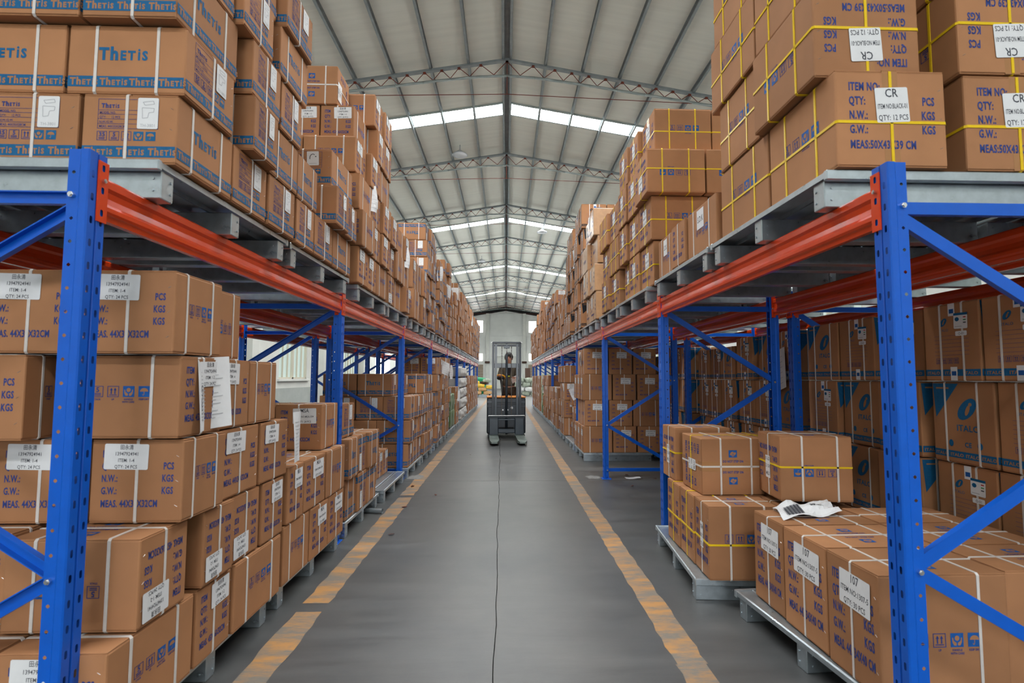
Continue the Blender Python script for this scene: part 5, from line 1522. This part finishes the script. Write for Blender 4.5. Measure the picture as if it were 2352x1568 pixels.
mb = MB(); mb.raw([(-.22, .22, .5), (.22, .22, .5), (.17, .36, 2.05), (-.2, .36, 2.05), (-.22, .32, .5), (.22, .32, .5), (.17, .44, 2.05), (-.2, .44, 2.05)], [(0, 1, 2, 3), (7, 6, 5, 4), (0, 4, 5, 1), (1, 5, 6, 2), (2, 6, 7, 3), (3, 7, 4, 0)]); build(mb, 'backrest', 'wood', ch)
for sx in (-.26, .26):
    for sy in (-.24, .24):
        mb = MB(); mb.box(sx - .02, sx + .02, sy - .02, sy + .02, 0, .43); build(mb, 'leg', 'wood', ch)
for s in (-1, 1):
    mb = MB(); mb.bbox(s * 2.24 - .3, s * 2.24 + .3, HALL_Y1 - .5, HALL_Y1 - .31, 3.05, 3.3, .02); mb.tube((s * 2.24, HALL_Y1 - .31, 3.2), (s * 2.24, HALL_Y1 - .02, 3.2), .03, 8)
    o = build(mb, 'wall_fan', 'wood'); tag(o, 'dark wall-mounted fan box on the far wall, %s pilaster' % sides[s], 'fan', 'wall fans')

# ------------------------------------------------------------------ small things on the floor
a = Vector((-1.62, 5.38, .028)); b = Vector((-1.19, 5.30, .028))
mb = MB(); mb.tube(a, b, .022, 14, caps=False); mb.tube(a, b, .018, 14, caps=False); o = build(mb, 'steel_pipe', 'galv', smooth=True); tag(o, 'short steel pipe lying by the third left floor pallet', 'pipe')
r = random.Random(8)
for k, (x, y, lab) in enumerate(((-.78, 6.1, 'near left lane line, before third post'), (-1.02, 5.55, 'dark red, beside the steel pipe'), (1.55, 6.55, 'on empty right bay floor, nearest camera'), (1.95, 7.0, 'on empty right bay floor near the brace'), (1.65, 7.3, 'on empty right bay floor behind post'), (-1.12, 6.6, 'at foot of third left floor pallet'), (-.60, 9.2, 'mid aisle left of the stacker'), (-.95, 4.6, 'left lane line near second post'))):
    mb = MB(); s = r.uniform(.02, .035); pts = [(s * math.cos(q) * (1.6 if i % 2 else 1), s * .6 * math.sin(q), .004 + .008 * r.random()) for i, q in enumerate([2 * PI * i / 7 for i in range(7)])]
    mb.raw(pts + [(0, 0, .012)], [(i, (i + 1) % 7, 7) for i in range(7)]); o = build(mb, 'dry_leaf', 'leaf', None, (x, y, .001), rotz=r.uniform(0, 3)); tag(o, 'dry leaf ' + lab, 'leaf', 'dry leaves on the floor')
sheet('paper_scrap', 'white paper scrap on the empty right bay floor', (1.58, 7.02, .006), (.20, .0, 0), (.0, .10, .0), 4, 3, lambda s, t: -.006 * math.sin(5 * s), 0, cat='scrap', group='floor litter')
for k, (x, y, rx, ry, lab) in enumerate(((1.16, 7.15, .12, .16, 'third right post'), (-1.20, 7.2, .12, .18, 'third left post'))):
    mb = MB(); n = 18
    pts = [(rx * math.cos(2 * PI * i / n) * r.uniform(.6, 1.1), ry * math.sin(2 * PI * i / n) * r.uniform(.6, 1.1), .0012) for i in range(n)]
    mb.raw(pts + [(0, 0, .006)], [(i, (i + 1) % n, n) for i in range(n)]); o = build(mb, 'concrete_dust', 'dust', None, (x, y, 0)); tag(o, 'patch of pale drilling dust at foot of ' + lab, 'dust', kind='stuff')
# ------------------------------------------------------------------ build the planned cartons
CULL = set(i for a, b in [(18,18),(26,26),(34,34),(41,42),(126,126),(134,134),(156,156),(160,160),(164,164),(168,168),(174,174),(178,178),(181,182),(209,209),(214,215),(217,217),(257,257),(261,261),(265,265),(269,269),(273,273),(280,280),(292,292),(296,296),(300,300),(304,304),(328,328),(333,333),(337,337),(358,358),(366,366),(370,370),(372,372),(388,388),(390,390),(394,394),(398,398),(402,402),(467,467),(470,470),(473,473),(476,476),(504,504),(533,533),(537,537),(545,545),(576,576),(580,580),(584,584),(587,587),(594,594),(598,598),(602,602),(606,606),(609,609),(611,611),(621,621),(625,625),(633,633),(637,637),(641,641),(649,649),(653,653),(657,657),(679,679),(683,683),(687,687),(689,689),(716,716),(730,730),(733,733),(744,744),(747,747),(750,750),(781,781),(783,783),(809,809),(812,812),(818,818),(821,821),(824,824),(848,848),(851,851),(855,855),(858,858),(865,865),(869,869),(876,876),(880,880),(884,884),(891,891),(895,895),(899,899),(903,903),(911,911),(915,915),(919,919),(923,923),(935,935),(939,939),(982,982),(984,985),(1006,1006),(1008,1008)] for i in range(a, b + 1))   # buried in the stacks, out of sight
PART_DIST, MAXK = 11.5, 300
def label_for(c):
    K = KINDS[c['code']]; s, lev, p, col = c['where'][0], c['where'][1], c['where'][2], c['where'][3]
    inner = ''
    if p == '1b': p = 1; inner = 'inner column, '
    elif col == 1: inner = 'second column, '
    elif col == 2: inner = 'third column, '
    levs = {'floor': 'floor', 'upper': 'upper', 'rear': 'rear-rack'}[lev]
    return '%s, %s layer, %s along, %s%s %s pallet, %s side' % (K['desc'], ORD[c['layer']], ORD[c['along']], inner, ORD[p], levs, sides[s])
def place(o, c):
    K = KINDS[c['code']]; L, W, H = c['dims']
    o.scale = (L / K['L'], W / K['W'], H / K['H'])
    if c['tip']:
        o.location = (c['x'], c['y'], c['z'] + W / 2); o.rotation_euler = (PI / 2, 0, c['rz'])
    elif c['flip']:
        o.location = (c['x'], c['y'], c['z'] + H); o.rotation_euler = (PI, 0, c['rz'])
    else:
        o.location = (c['x'], c['y'], c['z']); o.rotation_euler = (0, 0, c['rz'])
by = {}
for i, c in enumerate(CARTONS):
    c['id'] = i; c['d'] = math.sqrt(c['x'] ** 2 + c['y'] ** 2 + (c['z'] - 1.3) ** 2)
    if i not in CULL: by.setdefault(KINDS[c['code']]['name'], []).append(c)
rest = []
for nm, lst in by.items():
    lst.sort(key=lambda c: c['d'])
    rest += lst[MAXK:]
    for c in lst[:MAXK]:
        K = KINDS[c['code']]; near = c['d'] < PART_DIST
        o = obj(nm, K['body'] if near else K['far'])
        place(o, c)
        lv = {'floor': 'floor', 'upper': 'upper', 'rear': 'rear rack'}[c['where'][1]]
        tag(o, label_for(c), 'carton', '%s cartons, %s %s level' % (nm.replace('_carton', '').replace('_', ' '), sides[c['where'][0]], lv))
        o['cid'] = c['id']
        if near:
            for pn, me in K['parts']:
                if pn == 'staples' and c['d'] > 5: continue
                p = obj(pn, me, o)
                if pn in ('staples', 'printed_marking'): p['kind'] = 'stuff'
if rest:
    mb = MB(); slots = []; idx = {}
    for c in rest:
        me = KINDS[c['code']]['far']; t = bpy.data.objects.new('t', me); place(t, c)
        mw = Matrix.LocRotScale(t.location, t.rotation_euler, t.scale)
        for m in me.materials:
            if m.name not in idx: idx[m.name] = len(slots); slots.append(m)
        i0 = len(mb.v); mb.v.extend([tuple(mw @ v.co) for v in me.vertices])
        for p in me.polygons:
            mb.f.append(tuple(i0 + k for k in p.vertices)); mb.m.append(idx[me.materials[p.material_index].name])
        bpy.data.objects.remove(t)
    o = build(mb, 'distant_cartons', slots); tag(o, 'mass of distant brown cartons at the far end of the racks', 'cartons', kind='stuff')
